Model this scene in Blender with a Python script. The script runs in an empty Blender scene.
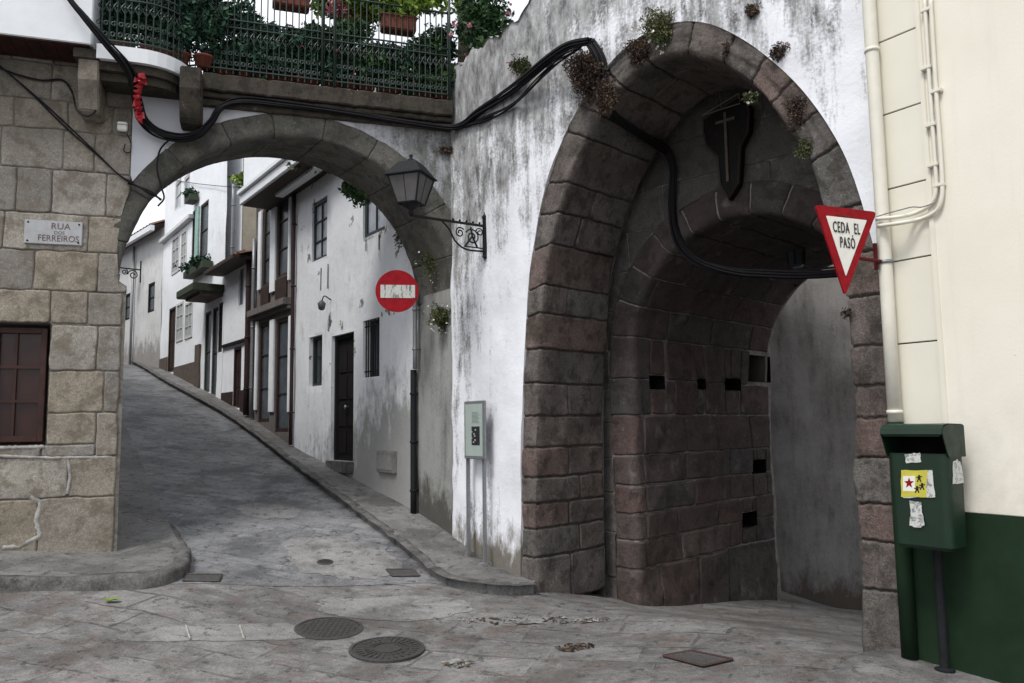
import bpy, math, random
import numpy as np
from mathutils import Vector
# ------------------------------------------------------------------ camera, world, sun, exposure
SC = bpy.context.scene
FPX, HY, ROLL, EYE = 800.0, 425.0, 0.0133, 1.65
PITCH = math.atan((HY-341.5)/FPX)
cam = bpy.data.cameras.new("camera"); camo = bpy.data.objects.new("camera", cam)
SC.collection.objects.link(camo); SC.camera = camo
cam.sensor_width = 36.0; cam.lens = 36.0*FPX/1024.0; cam.clip_start = 0.05; cam.clip_end = 2000
_cp, _sp = math.cos(PITCH), math.sin(PITCH)
_f = Vector((0, _cp, _sp)); _r0 = Vector((1, 0, 0)); _u0 = Vector((0, -_sp, _cp))
_cr, _sr = math.cos(ROLL), math.sin(ROLL)
_r = _r0*_cr - _u0*_sr; _u = _r0*_sr + _u0*_cr
from mathutils import Matrix
camo.matrix_world = Matrix(((_r.x, _u.x, -_f.x, 0), (_r.y, _u.y, -_f.y, 0), (_r.z, _u.z, -_f.z, EYE), (0, 0, 0, 1)))

SUN_EL, SUN_AZ = 56.0, 215.0      # azimuth: compass bearing the light comes from (0 = +Y, 90 = +X)
world = bpy.data.worlds.new("World"); SC.world = world; world.use_nodes = True
_n = world.node_tree.nodes; _l = world.node_tree.links; _n.clear()
sky = _n.new('ShaderNodeTexSky'); sky.sky_type = 'NISHITA'; sky.sun_disc = False
sky.sun_elevation = math.radians(SUN_EL); sky.sun_rotation = math.radians(SUN_AZ)
sky.air_density = 1.0; sky.dust_density = 4.0; sky.ozone_density = 1.0
hs = _n.new('ShaderNodeHueSaturation'); hs.inputs['Saturation'].default_value = 0.28; hs.inputs['Value'].default_value = 1.0
bg = _n.new('ShaderNodeBackground'); bg.inputs['Strength'].default_value = 0.125
wo = _n.new('ShaderNodeOutputWorld')
_tc = _n.new('ShaderNodeTexCoord'); _cl = _n.new('ShaderNodeTexNoise'); _cl.inputs['Scale'].default_value = 2.2; _cl.inputs['Detail'].default_value = 6
_cr2 = _n.new('ShaderNodeValToRGB'); _cr2.color_ramp.elements[0].position = .3; _cr2.color_ramp.elements[0].color = (4.6, 4.9, 5.4, 1); _cr2.color_ramp.elements[1].position = .7; _cr2.color_ramp.elements[1].color = (6.6, 6.8, 7.1, 1)
_mx = _n.new('ShaderNodeMix'); _mx.data_type = 'RGBA'; _mx.inputs[0].default_value = .8      # a bright, even cloud cover over the sky
_l.new(_tc.outputs['Generated'], _cl.inputs['Vector']); _l.new(_cl.outputs[0], _cr2.inputs[0])
_l.new(sky.outputs[0], hs.inputs['Color']); _l.new(hs.outputs[0], _mx.inputs[6]); _l.new(_cr2.outputs[0], _mx.inputs[7]); _l.new(_mx.outputs[2], bg.inputs['Color']); _l.new(bg.outputs[0], wo.inputs['Surface'])
sl = bpy.data.lights.new("sun", 'SUN'); sl.energy = 1.4; sl.angle = math.radians(16); sl.color = (1.0, 0.975, 0.94)
so = bpy.data.objects.new("sun", sl); SC.collection.objects.link(so)
_az = math.radians(SUN_AZ); _el = math.radians(SUN_EL)
so.rotation_euler = Vector((math.sin(_az)*math.cos(_el), math.cos(_az)*math.cos(_el), math.sin(_el))).to_track_quat('Z', 'Y').to_euler()
SC.view_settings.view_transform = 'Standard'; SC.view_settings.look = 'None'
SC.view_settings.exposure = 0.72; SC.view_settings.gamma = 1.0; SC.view_settings.use_curve_mapping = False
SC.render.engine = 'CYCLES'
try:
    SC.cycles.use_denoising = True
    SC.cycles.max_bounces = 6; SC.cycles.diffuse_bounces = 4
except Exception: pass

# ------------------------------------------------------------------ picture measurements -> places in the world
rng = random.Random(7); nrng = np.random.RandomState(5)
def ray(px, py):
    u = px-512; v = 341.5-py
    u2 = u*_cr+v*_sr; v2 = -u*_sr+v*_cr
    return np.array([u2, FPX*_cp-v2*_sp, FPX*_sp+v2*_cp])
O = np.array([0, 0, EYE])
def atY(px, py, Y): r = ray(px, py); return O+r*Y/r[1]
def atz(px, py, z): r = ray(px, py); return O+r*(z-EYE)/r[2]
def v3(*a): return np.array(a, float)
def unit(a): a = np.array(a, float); return a/np.linalg.norm(a)
class Frame:
    """vertical plane: origin o, horizontal direction d, outward normal n; P(u,z,w)"""
    def __init__(s, o, d, n):
        s.o = v3(o[0], o[1], 0); s.d = unit((d[0], d[1], 0)); s.n = unit((n[0], n[1], 0))
    def P(s, u, z, w=0.0): return s.o+s.d*u+s.n*w+v3(0, 0, z)
    def uv(s, px, py, w=0.0):
        r = ray(px, py); t = ((s.o+s.n*w-O)@s.n)/(r@s.n); q = O+r*t-s.o
        return float(q@s.d), float(q[2])
    def at(s, px, py, w=0.0): u, z = s.uv(px, py, w); return s.P(u, z, w)
A = atz(522, 588, .15)
P0 = atY(113, 550, 7.65)
dl = v3(math.cos(math.radians(18)), math.sin(math.radians(18)), 0)
FL = Frame(P0, dl, (dl[1], -dl[0]))
_q = FL.at(454, 537); E = v3(_q[0], _q[1], 0.475)
dB = unit((.717, -.697, 0)); nB = unit((.697, .717, 0))
FG = Frame(A, dB, -nB)                         # big arch wall
dE = unit((A-E)*v3(1, 1, 0)); SE = float(np.linalg.norm((A-E)[:2]))
FE = Frame(E, dE, (dE[1], -dE[0]))             # white wall between the arches
ds = unit((-.580, .814, 0)); FS = Frame(E, ds, (-ds[1], ds[0]))   # street facades
if FS.n[0] > 0: FS.n = -FS.n
Q = atz(903, 655, .20)
dC = unit((.575, -.818, 0)); FC = Frame(Q, dC, (-.818, -.575))    # cream building
T_ARCH = 0.80                                  # depth of the street arch

# terrain height: thin-plate spline through measured points
_cpts = [(A[0], A[1], .15), (2.35, 5.375, .13), (1.2, 6.3, .14), (-2.9, 7.1, .37), (-4.2, 6.7, .36), (-7, 6, .36), (-3.76, 7.65, .43),
         (E[0], E[1], .385), (-1.1, 9.3, .57), (-.3, 7.7, .18), (-1.2, 7.6, .24), (-2.0, 7.6, .30),
         (0, 3, .0), (0, 5, .04), (-2, 4.5, .08), (-4, 4, .15), (2, 3, .02), (3, 4, .08), (1, 6.2, .11), (-1.5, 6.3, .12), (0, 0, 0), (-5, 0, 0), (5, 0, 0), (0, -6, 0), (8, 3, .05), (-12, 5, .3), (8, -6, 0), (-9, -6, 0)]
for r_ in (.3, 1.5, 3.0): 
    for D_, z_ in ((1.2, -.13), (2.6, -.32), (4.05, -.53), (5, -.72), (6, -.93), (9, -1.5)):
        p = A+dB*r_+nB*D_; _cpts.append((p[0], p[1], z_))
for s_ in (2, 3.5, 5, 7.5, 10.5, 14, 20, 27, 35):
    zr = float(np.interp(s_, [0, .8, 4.95, 7.6, 10.46, 13.84, 20.2, 36], [.385, .56, 1.29, 1.89, 2.43, 3.03, 3.92, 5.9]))
    for w_, dz_ in ((0, 0), (2.2, -.06), (4.2, -.06), (9, 0.0)):
        p = FS.P(s_, 0, w_); _cpts.append((p[0], p[1], zr+dz_))
    p = FS.P(s_, 0, -7); _cpts.append((p[0], p[1], zr-.2))
_C = np.array(_cpts)
def _tk(r): return np.where(r > 1e-9, r*r*np.log(np.maximum(r, 1e-9)), 0)
_K = _tk(np.linalg.norm(_C[:, None, :2]-_C[None, :, :2], axis=2))+np.eye(len(_C))*0.02
_Pm = np.hstack([np.ones((len(_C), 1)), _C[:, :2]])
_S = np.linalg.solve(np.block([[_K, _Pm], [_Pm.T, np.zeros((3, 3))]]), np.concatenate([_C[:, 2], np.zeros(3)]))
def hgt(x, y):
    x = np.asarray(x, float); y = np.asarray(y, float); sh = x.shape
    xc = np.clip(x, -25, 14).ravel(); yc = np.clip(y, -10, 36).ravel()
    r = np.hypot(xc[:, None]-_C[None, :, 0], yc[:, None]-_C[None, :, 1])
    z = _tk(r)@_S[:-3]+_S[-3]+_S[-2]*xc+_S[-1]*yc
    z = np.clip(z, -1.6, 7.5)
    return z.reshape(sh) if sh else float(z[0])
def gnd(px, py, dz=0.0):
    """where the line of sight through a pixel meets the ground (raised by dz)"""
    r = ray(px, py); r = r/r[1]; t = 1.5; prev = t
    while t < 40:
        p = O+r*t
        if p[2] < hgt(p[0], p[1])+dz: break
        prev = t; t += .1
    a, b = prev, t
    for _ in range(14):
        m = (a+b)/2; p = O+r*m
        if p[2] < hgt(p[0], p[1])+dz: b = m
        else: a = m
    return O+r*b

# ------------------------------------------------------------------ noise helpers (numpy)
def _h(ix, iy, iz, seed):
    n = (ix*374761393+iy*668265263+iz*2147483647+seed*974634777) & 0xffffffff
    n = ((n ^ (n >> 13))*1274126177) & 0xffffffff
    return ((n ^ (n >> 16)) & 0xffff)/65535.0
def vnoise(p, scale=1.0, seed=0):
    p = np.asarray(p, float)*scale; i = np.floor(p).astype(np.int64); f = p-i; f = f*f*(3-2*f); r = 0
    for a in (0, 1):
        for b in (0, 1):
            for c in (0, 1):
                w = (f[..., 0] if a else 1-f[..., 0])*(f[..., 1] if b else 1-f[..., 1])*(f[..., 2] if c else 1-f[..., 2])
                r = r+w*_h(i[..., 0]+a, i[..., 1]+b, i[..., 2]+c, seed)
    return r*2-1
def fbm(p, scale, seed=0, o=3):
    return sum(vnoise(p, scale*2**k, seed+k)*.5**k for k in range(o))

# ------------------------------------------------------------------ materials
class Mt:
    def __init__(s, name, rough=.85, spec=.3, metal=0.0):
        m = bpy.data.materials.new(name); m.use_nodes = True; s.m = m; s.t = m.node_tree; s.t.nodes.clear()
        s.b = s.t.nodes.new('ShaderNodeBsdfPrincipled'); s.o = s.t.nodes.new('ShaderNodeOutputMaterial')
        s.t.links.new(s.b.outputs[0], s.o.inputs[0])
        s.b.inputs['Roughness'].default_value = rough; s.b.inputs['Metallic'].default_value = metal
        s.b.inputs['Specular IOR Level'].default_value = spec
        s.tc = s.t.nodes.new('ShaderNodeTexCoord'); s.geo = s.t.nodes.new('ShaderNodeNewGeometry')
        s.pos = s.geo.outputs['Position']
    def _in(s, n, i, v):
        if isinstance(v, bpy.types.NodeSocket): s.t.links.new(v, n.inputs[i])
        else:
            if isinstance(v, tuple) and len(v) == 3 and n.inputs[i].type == 'RGBA': v = (*v, 1)
            n.inputs[i].default_value = v
    def vec(s, sx, sy, sz, src=None, rz=0):
        n = s.t.nodes.new('ShaderNodeMapping'); s._in(n, 0, src or s.pos); n.inputs['Scale'].default_value = (sx, sy, sz); n.inputs['Rotation'].default_value = (0, 0, rz); return n.outputs[0]
    def noise(s, scale, det=4, rough=.6, vec=None, dist=0):
        n = s.t.nodes.new('ShaderNodeTexNoise'); s._in(n, 'Vector', vec or s.pos); n.inputs['Scale'].default_value = scale
        n.inputs['Detail'].default_value = det; n.inputs['Roughness'].default_value = rough; n.inputs['Distortion'].default_value = dist; return n.outputs[0]
    def vor(s, scale, vec=None, feat='F1', rnd=1.0, out=0):
        n = s.t.nodes.new('ShaderNodeTexVoronoi'); n.feature = feat; s._in(n, 'Vector', vec or s.pos); n.inputs['Scale'].default_value = scale
        n.inputs['Randomness'].default_value = rnd; return n.outputs[out]
    def ramp(s, f, *st):
        n = s.t.nodes.new('ShaderNodeValToRGB'); s._in(n, 0, f); e = n.color_ramp.elements
        while len(e) < len(st): e.new(.5)
        for k, (p, c) in enumerate(st):
            e[k].position = p; e[k].color = (c, c, c, 1) if not isinstance(c, tuple) else (*c, 1)
        return n.outputs[0]
    def mr(s, f, a, b, c=0.0, d=1.0):
        n = s.t.nodes.new('ShaderNodeMapRange'); s._in(n, 0, f)
        for k, v in enumerate((a, b, c, d)): n.inputs[k+1].default_value = v
        return n.outputs[0]
    def mix(s, f, a, b, mode='MIX'):
        n = s.t.nodes.new('ShaderNodeMix'); n.data_type = 'RGBA'; n.blend_type = mode
        s._in(n, 0, f); s._in(n, 6, a); s._in(n, 7, b); return n.outputs[2]
    def math(s, op, a, b=0.0):
        n = s.t.nodes.new('ShaderNodeMath'); n.operation = op; s._in(n, 0, a); s._in(n, 1, b); return n.outputs[0]
    def sep(s, src=None):
        n = s.t.nodes.new('ShaderNodeSeparateXYZ'); s._in(n, 0, src or s.pos); return n.outputs
    def attr(s, name):
        n = s.t.nodes.new('ShaderNodeAttribute'); n.attribute_name = name; return n.outputs['Fac']
    def col(s, c): s._in(s.b, 'Base Color', c); return s
    def rgh(s, c): s._in(s.b, 'Roughness', c); return s
    def bump(s, h, strength=.4, dist=.02):
        n = s.t.nodes.new('ShaderNodeBump'); n.inputs['Strength'].default_value = strength; n.inputs['Distance'].default_value = dist
        s._in(n, 'Height', h); s.t.links.new(n.outputs[0], s.b.inputs['Normal']); return s

def flat(name, c, rough=.6, spec=.4, metal=0.0, var=.25, sc=12, bump=.15):
    m = Mt(name, rough, spec, metal); n = m.noise(sc, 5, .65)
    d = tuple(x*(1-var) for x in c); e = tuple(min(1, x*(1+var)) for x in c)
    m.col(m.ramp(n, (.3, d), (.7, e)))
    if bump: m.bump(m.noise(sc*6, 3), bump, .004)
    return m.m
def stone(name, tones, speck=.35, stain=(.05, .045, .04), stainamt=.6, scale=1.0, hue=None, green=0.0, bump=.6, lowdark=None, patch=None, top=None):
    m = Mt(name, .92, .2)
    t = m.ramp(m.attr('blk'), *[(i/(len(tones)-1), c) for i, c in enumerate(tones)])
    g = m.noise(95*scale, 3, .7); g2 = m.noise(34*scale, 4, .65)
    t = m.mix(speck, t, m.ramp(g, (.34, .05), (.5, .24), (.68, .55)), 'OVERLAY')
    t = m.mix(.28, t, m.ramp(g2, (.35, .1), (.65, .5)), 'OVERLAY')
    big = m.noise(1.6*scale, 6, .62)
    t = m.mix(m.mr(big, .52, .72, 0, stainamt), t, stain)
    blot = m.noise(4.2*scale, 5, .6, m.vec(1, 1, .6))
    t = m.mix(m.mr(blot, .56, .7, 0, stainamt*.7), t, tuple(x*1.8 for x in stain))
    mid = m.noise(6.5*scale, 7, .72)
    t = m.mix(m.mr(mid, .48, .60, 0, .7), t, tuple(x*1.1 for x in stain))
    t = m.mix(m.mr(m.noise(11*scale, 6, .75), .60, .70, 0, .30), t, (.34, .32, .30))
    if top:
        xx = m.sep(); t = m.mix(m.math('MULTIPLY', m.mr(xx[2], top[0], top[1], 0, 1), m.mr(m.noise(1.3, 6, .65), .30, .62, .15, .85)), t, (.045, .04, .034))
    if patch:
        t = m.mix(m.mr(m.noise(2.3, 5, .65, m.vec(1.1, 1.1, 1)), .6, .68, 0, .75), t, patch)
    if green:
        t = m.mix(m.mr(m.noise(7, 5, .7), .5, .7, 0, green), t, (.05, .065, .025))
    if lowdark:
        z = m.sep()[2]; t = m.mix(m.math('MULTIPLY', m.mr(z, lowdark[0], lowdark[1], 1, 0), m.mr(m.noise(3, 5), .3, .6, .1, .9)), t, (.035, .032, .028))
    m.col(t)
    hh = m.math('ADD', m.math('MULTIPLY', g, .35), m.math('MULTIPLY', m.noise(22*scale, 5, .7), 1.0))
    m.bump(hh, bump, .012); return m.m
M = {}
M['granite'] = stone('granite', [(.29, .27, .245), (.37, .335, .29), (.41, .355, .28), (.33, .31, .285), (.47, .43, .37)], .5, (.12, .10, .075), .45, 1.0, green=.03, top=(4.3, 5.8))
M['ringstone'] = stone('arch_granite', [(.12, .115, .105), (.19, .18, .16), (.15, .14, .125)], .45, (.04, .04, .035), .85, 1.0, green=.4)
M['gatestone'] = stone('red_granite', [(.175, .148, .138), (.22, .182, .168), (.165, .155, .147), (.22, .155, .138), (.215, .20, .188)], .55, (.035, .03, .026), .6, 1.0, green=.2, bump=.9, top=(4.0, 6.6))
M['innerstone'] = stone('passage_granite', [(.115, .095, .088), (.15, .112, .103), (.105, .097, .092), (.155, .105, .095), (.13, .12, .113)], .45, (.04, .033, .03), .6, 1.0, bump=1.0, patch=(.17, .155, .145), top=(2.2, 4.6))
def mortar(name, c):
    m = Mt(name, .95, .1); m.col(m.ramp(m.noise(14, 5, .7), (.3, tuple(x*.45 for x in c)), (.62, c))); m.bump(m.noise(50, 4), .5, .01); return m.m
M['mortar'] = mortar('lime_mortar', (.20, .18, .155)); M['mortar_light'] = mortar('pale_mortar', (.40, .385, .36)); M['mortar_dark'] = mortar('dark_mortar', (.10, .085, .075)); M['mortar_mid'] = mortar('grey_mortar', (.30, .27, .25))

def plaster(name, base, dirt, amt, streak=.62, zlo=None, zhi=None, peel=0.0, peelc=(.25, .235, .21), low=None, horiz=None, lowx=None):
    """lime wash with vertical dirt runs; zhi=(z0,z1) dirtier upward, low=(z0,z1,colour) damp foot"""
    m = Mt(name, .9, .2); sx = m.sep()
    run = m.noise(1.0, 7, .7, m.vec(9*streak, 9*streak, .75)); run2 = m.noise(1.0, 6, .68, m.vec(26*streak, 26*streak, 1.8)); blot = m.noise(1.5, 8, .68)
    fine = m.noise(38, 4, .75)
    d = m.math('ADD', m.math('MULTIPLY', run, .42), m.math('MULTIPLY', run2, .10)); d = m.math('ADD', d, m.math('MULTIPLY', blot, .36)); d = m.math('ADD', d, m.math('MULTIPLY', fine, .20))
    if zhi: d = m.math('ADD', d, m.mr(sx[2], zhi[0], zhi[1], 0, .17))
    if horiz: d = m.math('ADD', d, m.mr(sx[0], horiz[0], horiz[1], horiz[2], horiz[3]))
    d = m.mr(d, .56-.08*amt, .70, 0, 1)
    dirt = m.mix(m.mr(m.noise(5.5, 7, .75, m.vec(1.5, 1.5, .7)), .36, .62), tuple(x*.55 for x in dirt), tuple(min(.8, x*2.1) for x in dirt))
    t = m.mix(d, base, dirt)
    t = m.mix(m.mr(m.noise(.9, 4, .6), .35, .7, 0, .22), t, dirt)
    if peel:
        pm = m.mr(m.noise(2.6, 8, .62, m.vec(1, 1, .8)), .66-.1*peel, .665-.1*peel+.008, 0, 1)
        t = m.mix(pm, t, m.mix(m.noise(16, 4), tuple(x*.6 for x in peelc), peelc))
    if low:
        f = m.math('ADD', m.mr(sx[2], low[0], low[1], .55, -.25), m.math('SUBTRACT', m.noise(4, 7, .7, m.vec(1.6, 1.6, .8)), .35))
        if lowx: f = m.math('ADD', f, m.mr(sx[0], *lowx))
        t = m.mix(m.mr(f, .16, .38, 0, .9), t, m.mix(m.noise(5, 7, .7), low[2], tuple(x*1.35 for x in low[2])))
    m.col(t)
    hh = m.math('ADD', m.math('MULTIPLY', m.noise(9, 6, .65), 1.0), m.math('MULTIPLY', fine, .25))
    m.bump(hh, .5, .015); return m.m
M['lime'] = plaster('stained_limewash', (.80, .81, .85), (.20, .20, .20), -.75, zhi=(3.1, 5.0), low=(.1, 1.0, (.10, .085, .06)), horiz=(-.7, 1.0, .085, -.035))
M['lime_clean'] = plaster('limewash', (.70, .72, .76), (.36, .36, .37), .1)
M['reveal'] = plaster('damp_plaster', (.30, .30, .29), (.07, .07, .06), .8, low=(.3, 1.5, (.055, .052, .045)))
M['house_white'] = plaster('house_limewash', (.74, .76, .79), (.34, .33, .31), .0, zlo=None, peel=.18, low=(.9, 3.0, (.24, .235, .225)), lowx=(-3.5, -1.5, -.45, .02))
M['house_pure'] = plaster('bright_house_paint', (.80, .82, .85), (.45, .45, .45), -.6)
M['house_grey'] = plaster('grey_house_render', (.62, .62, .62), (.32, .31, .30), .2, low=(3.2, 4.6, (.22, .21, .2)))
M['beige'] = plaster('beige_render', (.38, .34, .27), (.2, .18, .15), .5)
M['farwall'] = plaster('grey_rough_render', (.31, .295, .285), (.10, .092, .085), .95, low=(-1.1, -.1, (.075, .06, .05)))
M['darkstone'] = plaster('dark_render', (.17, .15, .14), (.08, .07, .065), .8)
m = Mt('cream_paint', .65, .25); t = m.ramp(m.noise(1.6, 6, .6), (.3, (.72, .68, .58)), (.7, (.78, .74, .645)))
t = m.mix(m.mr(m.noise(1.0, 7, .7, m.vec(7, 7, .5)), .55, .75, 0, .22), t, (.50, .46, .38))
t = m.mix(m.math('MULTIPLY', m.mr(m.sep()[2], 1.1, 2.0, 1, 0), m.mr(m.noise(5, 7, .75), .45, .65, 0, .35)), t, (.42, .39, .33))
t = m.mix(m.mr(m.noise(17, 4, .8), .70, .73, 0, .6), t, (.35, .31, .26))
m.col(t); m.bump(m.noise(60, 5, .7), .25, .004); M['cream'] = m.m
M['cream_panel'] = flat('cream_panel', (.70, .67, .57), .5, .35, var=.04, sc=2, bump=.04)
M['greenpaint'] = flat('dark_green_paint', (.011, .026, .012), .7, .15, var=.2, sc=5, bump=.08)
m = Mt('bin_green', .45, .4); t = m.ramp(m.noise(5, 6, .7), (.3, (.0045, .018, .009)), (.7, (.007, .026, .0135)))
t = m.mix(m.mr(m.noise(1.0, 6, .8, m.vec(30, 30, 9)), .66, .70, 0, .35), t, (.07, .09, .08)); m.col(t); m.rgh(m.mr(m.noise(8, 6, .7), .3, .7, .35, .65)); m.bump(m.noise(9, 4), .12, .01); M['bingreen'] = m.m
M['black'] = flat('hole_shade_black', (.006, .006, .006), .9, .1, bump=0)  # flat black painted in for shade inside wall holes and the bin mouth
M['cable'] = flat('black_rubber', (.010, .010, .012), .75, .2, var=.3)
M['iron'] = flat('black_iron', (.010, .011, .013), .75, .25, var=.4, sc=30)
M['railgreen'] = flat('green_railing_paint', (.007, .022, .016), .45, .5, var=.3, sc=30)
M['steel'] = flat('grey_steel', (.22, .23, .24), .45, .5, metal=.4, var=.15, sc=20)
M['pvc'] = flat('cream_pvc', (.68, .65, .56), .4, .5, var=.05)
M['whitepaint'] = flat('white_gloss', (.72, .74, .76), .5, .4, var=.06, sc=4)
M['signwhite'] = flat('sign_white', (.74, .73, .68), .5, .4, var=.06, sc=20)
M['red'] = flat('sign_red', (.25, .004, .010), .6, .15, var=.25, sc=16, bump=.05)
M['letter'] = flat('sign_black', (.02, .02, .022), .6, .3)
M['brownwood'] = flat('brown_wood', (.032, .018, .013), .6, .3, var=.4, sc=9)
M['window_brown'] = flat('red_brown_wood', (.038, .015, .011), .6, .3, var=.4, sc=9)
M['darkwood'] = flat('dark_wood', (.009, .007, .007), .7, .2, var=.4, sc=9)
M['maroon'] = flat('maroon_paint', (.032, .016, .015), .6, .3, var=.3)
M['tealwood'] = flat('teal_window_paint', (.022, .036, .038), .5, .4, var=.2)
M['shutter'] = flat('white_shutter', (.55, .54, .51), .6, .3, var=.1)
M['terracotta'] = flat('terracotta', (.13, .042, .028), .8, .2, var=.3, sc=20)
M['tile'] = flat('roof_tile', (.12, .07, .05), .85, .2, var=.5, sc=14, bump=.5)
M['brownband'] = flat('brown_dado', (.10, .08, .068), .85, .2, var=.3)
M['olive'] = flat('green_balcony_paint', (.04, .052, .032), .7, .3, var=.3)
M['slabstone'] = stone('slab_stone', [(.06, .05, .042), (.10, .082, .068)], .4, (.02, .018, .015), .8, green=.3)
M['plaque'] = flat('grey_marble', (.36, .36, .37), .5, .4, var=.12, sc=14, bump=.05)
M['castiron'] = flat('cast_iron', (.075, .07, .067), .55, .5, metal=.5, var=.3, sc=40)
M['bark'] = flat('bark', (.05, .04, .032), .9, .2, var=.5, sc=30, bump=.8)
def glass(name, c=(.05, .06, .07), rough=.08):
    m = Mt(name, max(rough, .2), .35); m.col(m.ramp(m.noise(5, 3), (.3, c), (.7, tuple(x*1.6 for x in c)))); return m.m
M['pane'] = glass('window_glass'); M['curtain'] = glass('curtained_glass', (.26, .28, .31), .2)
M['frost'] = glass('lantern_glass', (.06, .057, .058), .5)
def leafmat(name, a, b, c, sc=14):
    m = Mt(name, .6, .3); m.col(m.ramp(m.attr('blk'), (0, a), (.6, b), (1, c)))
    m.b.inputs['Subsurface Weight'].default_value = 0; return m.m
M['leaf'] = leafmat('green_leaves', (.012, .035, .014), (.03, .075, .025), (.06, .12, .035))
M['leaf_teal'] = leafmat('blue_green_leaves', (.010, .032, .022), (.022, .065, .038), (.04, .10, .05))
M['leaf_bright'] = leafmat('yellow_green_leaves', (.07, .14, .02), (.18, .27, .04), (.42, .46, .08))  # green to pale yellow green, tone varied per leaf
M['leaf_dry'] = leafmat('dry_stems', (.035, .024, .018), (.07, .045, .035), (.12, .085, .05))
M['leaf_weed'] = leafmat('weed_leaves', (.03, .045, .015), (.07, .085, .03), (.14, .13, .06))
M['petal_pink'] = leafmat('pink_petals', (.45, .10, .16), (.60, .22, .28), (.7, .4, .42))
M['petal_white'] = leafmat('white_petals', (.75, .73, .62), (.85, .83, .75), (.9, .88, .82))
M['petal_red'] = leafmat('red_petals', (.30, .01, .03), (.40, .03, .05), (.5, .1, .1))
M['redplastic'] = flat('red_plastic', (.33, .008, .014), .35, .5, var=.2)

def road_mats():
    ang = -math.atan2(ds[1], ds[0])
    def bricks(m, rz, W, H, mort, dist, dsc):
        dn = m.t.nodes.new('ShaderNodeTexNoise'); dn.inputs['Scale'].default_value = dsc; dn.inputs['Detail'].default_value = 4; m._in(dn, 'Vector', m.pos)
        va = m.t.nodes.new('ShaderNodeVectorMath'); va.operation = 'MULTIPLY_ADD'; m._in(va, 0, dn.outputs['Color']); va.inputs[1].default_value = (dist, dist, 0); m._in(va, 2, m.vec(1, 1, 1, rz=rz))
        bn = m.t.nodes.new('ShaderNodeTexBrick'); m._in(bn, 'Vector', va.outputs[0]); bn.inputs['Scale'].default_value = 1.0
        bn.inputs['Mortar Size'].default_value = mort; bn.inputs['Mortar Smooth'].default_value = .5; bn.inputs['Brick Width'].default_value = W; bn.inputs['Row Height'].default_value = H
        bn.inputs['Color1'].default_value = (0, 0, 0, 1); bn.inputs['Color2'].default_value = (1, 1, 1, 1); bn.inputs['Mortar'].default_value = (.5, .5, .5, 1); bn.offset_frequency = 2; bn.squash = 1.3; bn.squash_frequency = 3
        return bn
    def paving(name, rz, W, H, mort, tones, joint, jc, blot, dist=.12, dsc=2.2, jvis=(.35, .6), rust=.4):
        m = Mt(name, .8, .3); bn = bricks(m, rz, W, H, mort, dist, dsc); cell = m.math('MULTIPLY', bn.outputs['Color'], 1.0)
        big = m.noise(.7, 5, .6); mid = m.noise(5.5, 8, .72, m.vec(.8, 1.25, 1, rz=rz)); fine = m.noise(34, 6, .75); pit = m.vor(46); grit = m.noise(120, 2, .6)
        f = m.math('ADD', m.math('MULTIPLY', cell, .09), m.math('ADD', m.math('MULTIPLY', big, .34), m.math('ADD', m.math('MULTIPLY', mid, .48), m.math('MULTIPLY', fine, .22))))
        t = m.ramp(f, (.45, tones[0]), (.555, tones[1]), (.67, tones[2]))
        t = m.mix(m.mr(m.noise(1.5, 7, .7), .50, .62, 0, .8), t, blot)
        t = m.mix(m.mr(m.noise(5, 7, .78), .53, .60, 0, rust), t, (.19, .125, .105))
        t = m.mix(m.mr(m.noise(9, 6, .8), .555, .61, 0, .75), t, (.055, .05, .047))
        t = m.mix(m.mr(m.noise(9, 6, .8, m.vec(1, 1, 1, src=None)), .33, .40, .5, 0), t, tuple(x*1.25 for x in tones[2]))
        t = m.mix(.35, t, m.ramp(grit, (.35, .08), (.65, .65)), 'OVERLAY')
        jm = m.math('MULTIPLY', bn.outputs['Fac'], m.mr(m.noise(2.1, 5, .7), jvis[0], jvis[1], .05, joint)); t = m.mix(jm, t, jc)
        m.col(t); m.rgh(m.mr(mid, .3, .7, .6, .92))
        hh = m.math('ADD', m.math('MULTIPLY', mid, .9), m.math('ADD', m.math('MULTIPLY', fine, .35), m.math('MULTIPLY', m.mr(pit, 0, .3, 0, 1), .10))); hh = m.math('ADD', hh, m.math('MULTIPLY', cell, .12))
        m.bump(m.math('SUBTRACT', hh, m.math('MULTIPLY', jm, .8)), 1.0, .03); return m.m
    M['paving'] = paving('worn_stone_paving', .33, .62, .34, .016, ((.115, .11, .107), (.20, .196, .19), (.31, .305, .297)), .6, (.07, .062, .058), (.115, .10, .092), jvis=(.45, .62))
    M['street'] = paving('street_setts', .28, .34, .15, .010, ((.135, .137, .143), (.215, .217, .223), (.31, .312, .316)), .5, (.07, .07, .075), (.095, .097, .105), .06, 3.0, (.45, .66), .12)
    M['walk'] = paving('sidewalk_stone', .30, .95, .55, .008, ((.12, .118, .115), (.185, .182, .178), (.26, .256, .25)), .5, (.07, .065, .06), (.10, .097, .093), .04, 2.0, (.40, .6), .08)
    M['patch'] = paving('pale_cement_patch', .1, 3.1, 2.7, .002, ((.19, .187, .182), (.275, .271, .265), (.36, .356, .35)), .1, (.1, .1, .1), (.12, .117, .113), .1, 2.0, (.6, .9), .05)
    m = Mt('kerb_granite', .85, .25)
    t = m.ramp(m.noise(6, 8, .75), (.36, (.07, .066, .062)), (.62, (.18, .174, .168))); t = m.mix(.4, t, m.ramp(m.noise(80, 3, .7), (.35, .1), (.65, .6)), 'OVERLAY')
    t = m.mix(m.mr(m.noise(11, 6, .8), .54, .62, 0, .7), t, (.045, .042, .038))
    m.col(t); m.bump(m.noise(22, 7, .75), .9, .018); M['kerb'] = m.m
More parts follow.
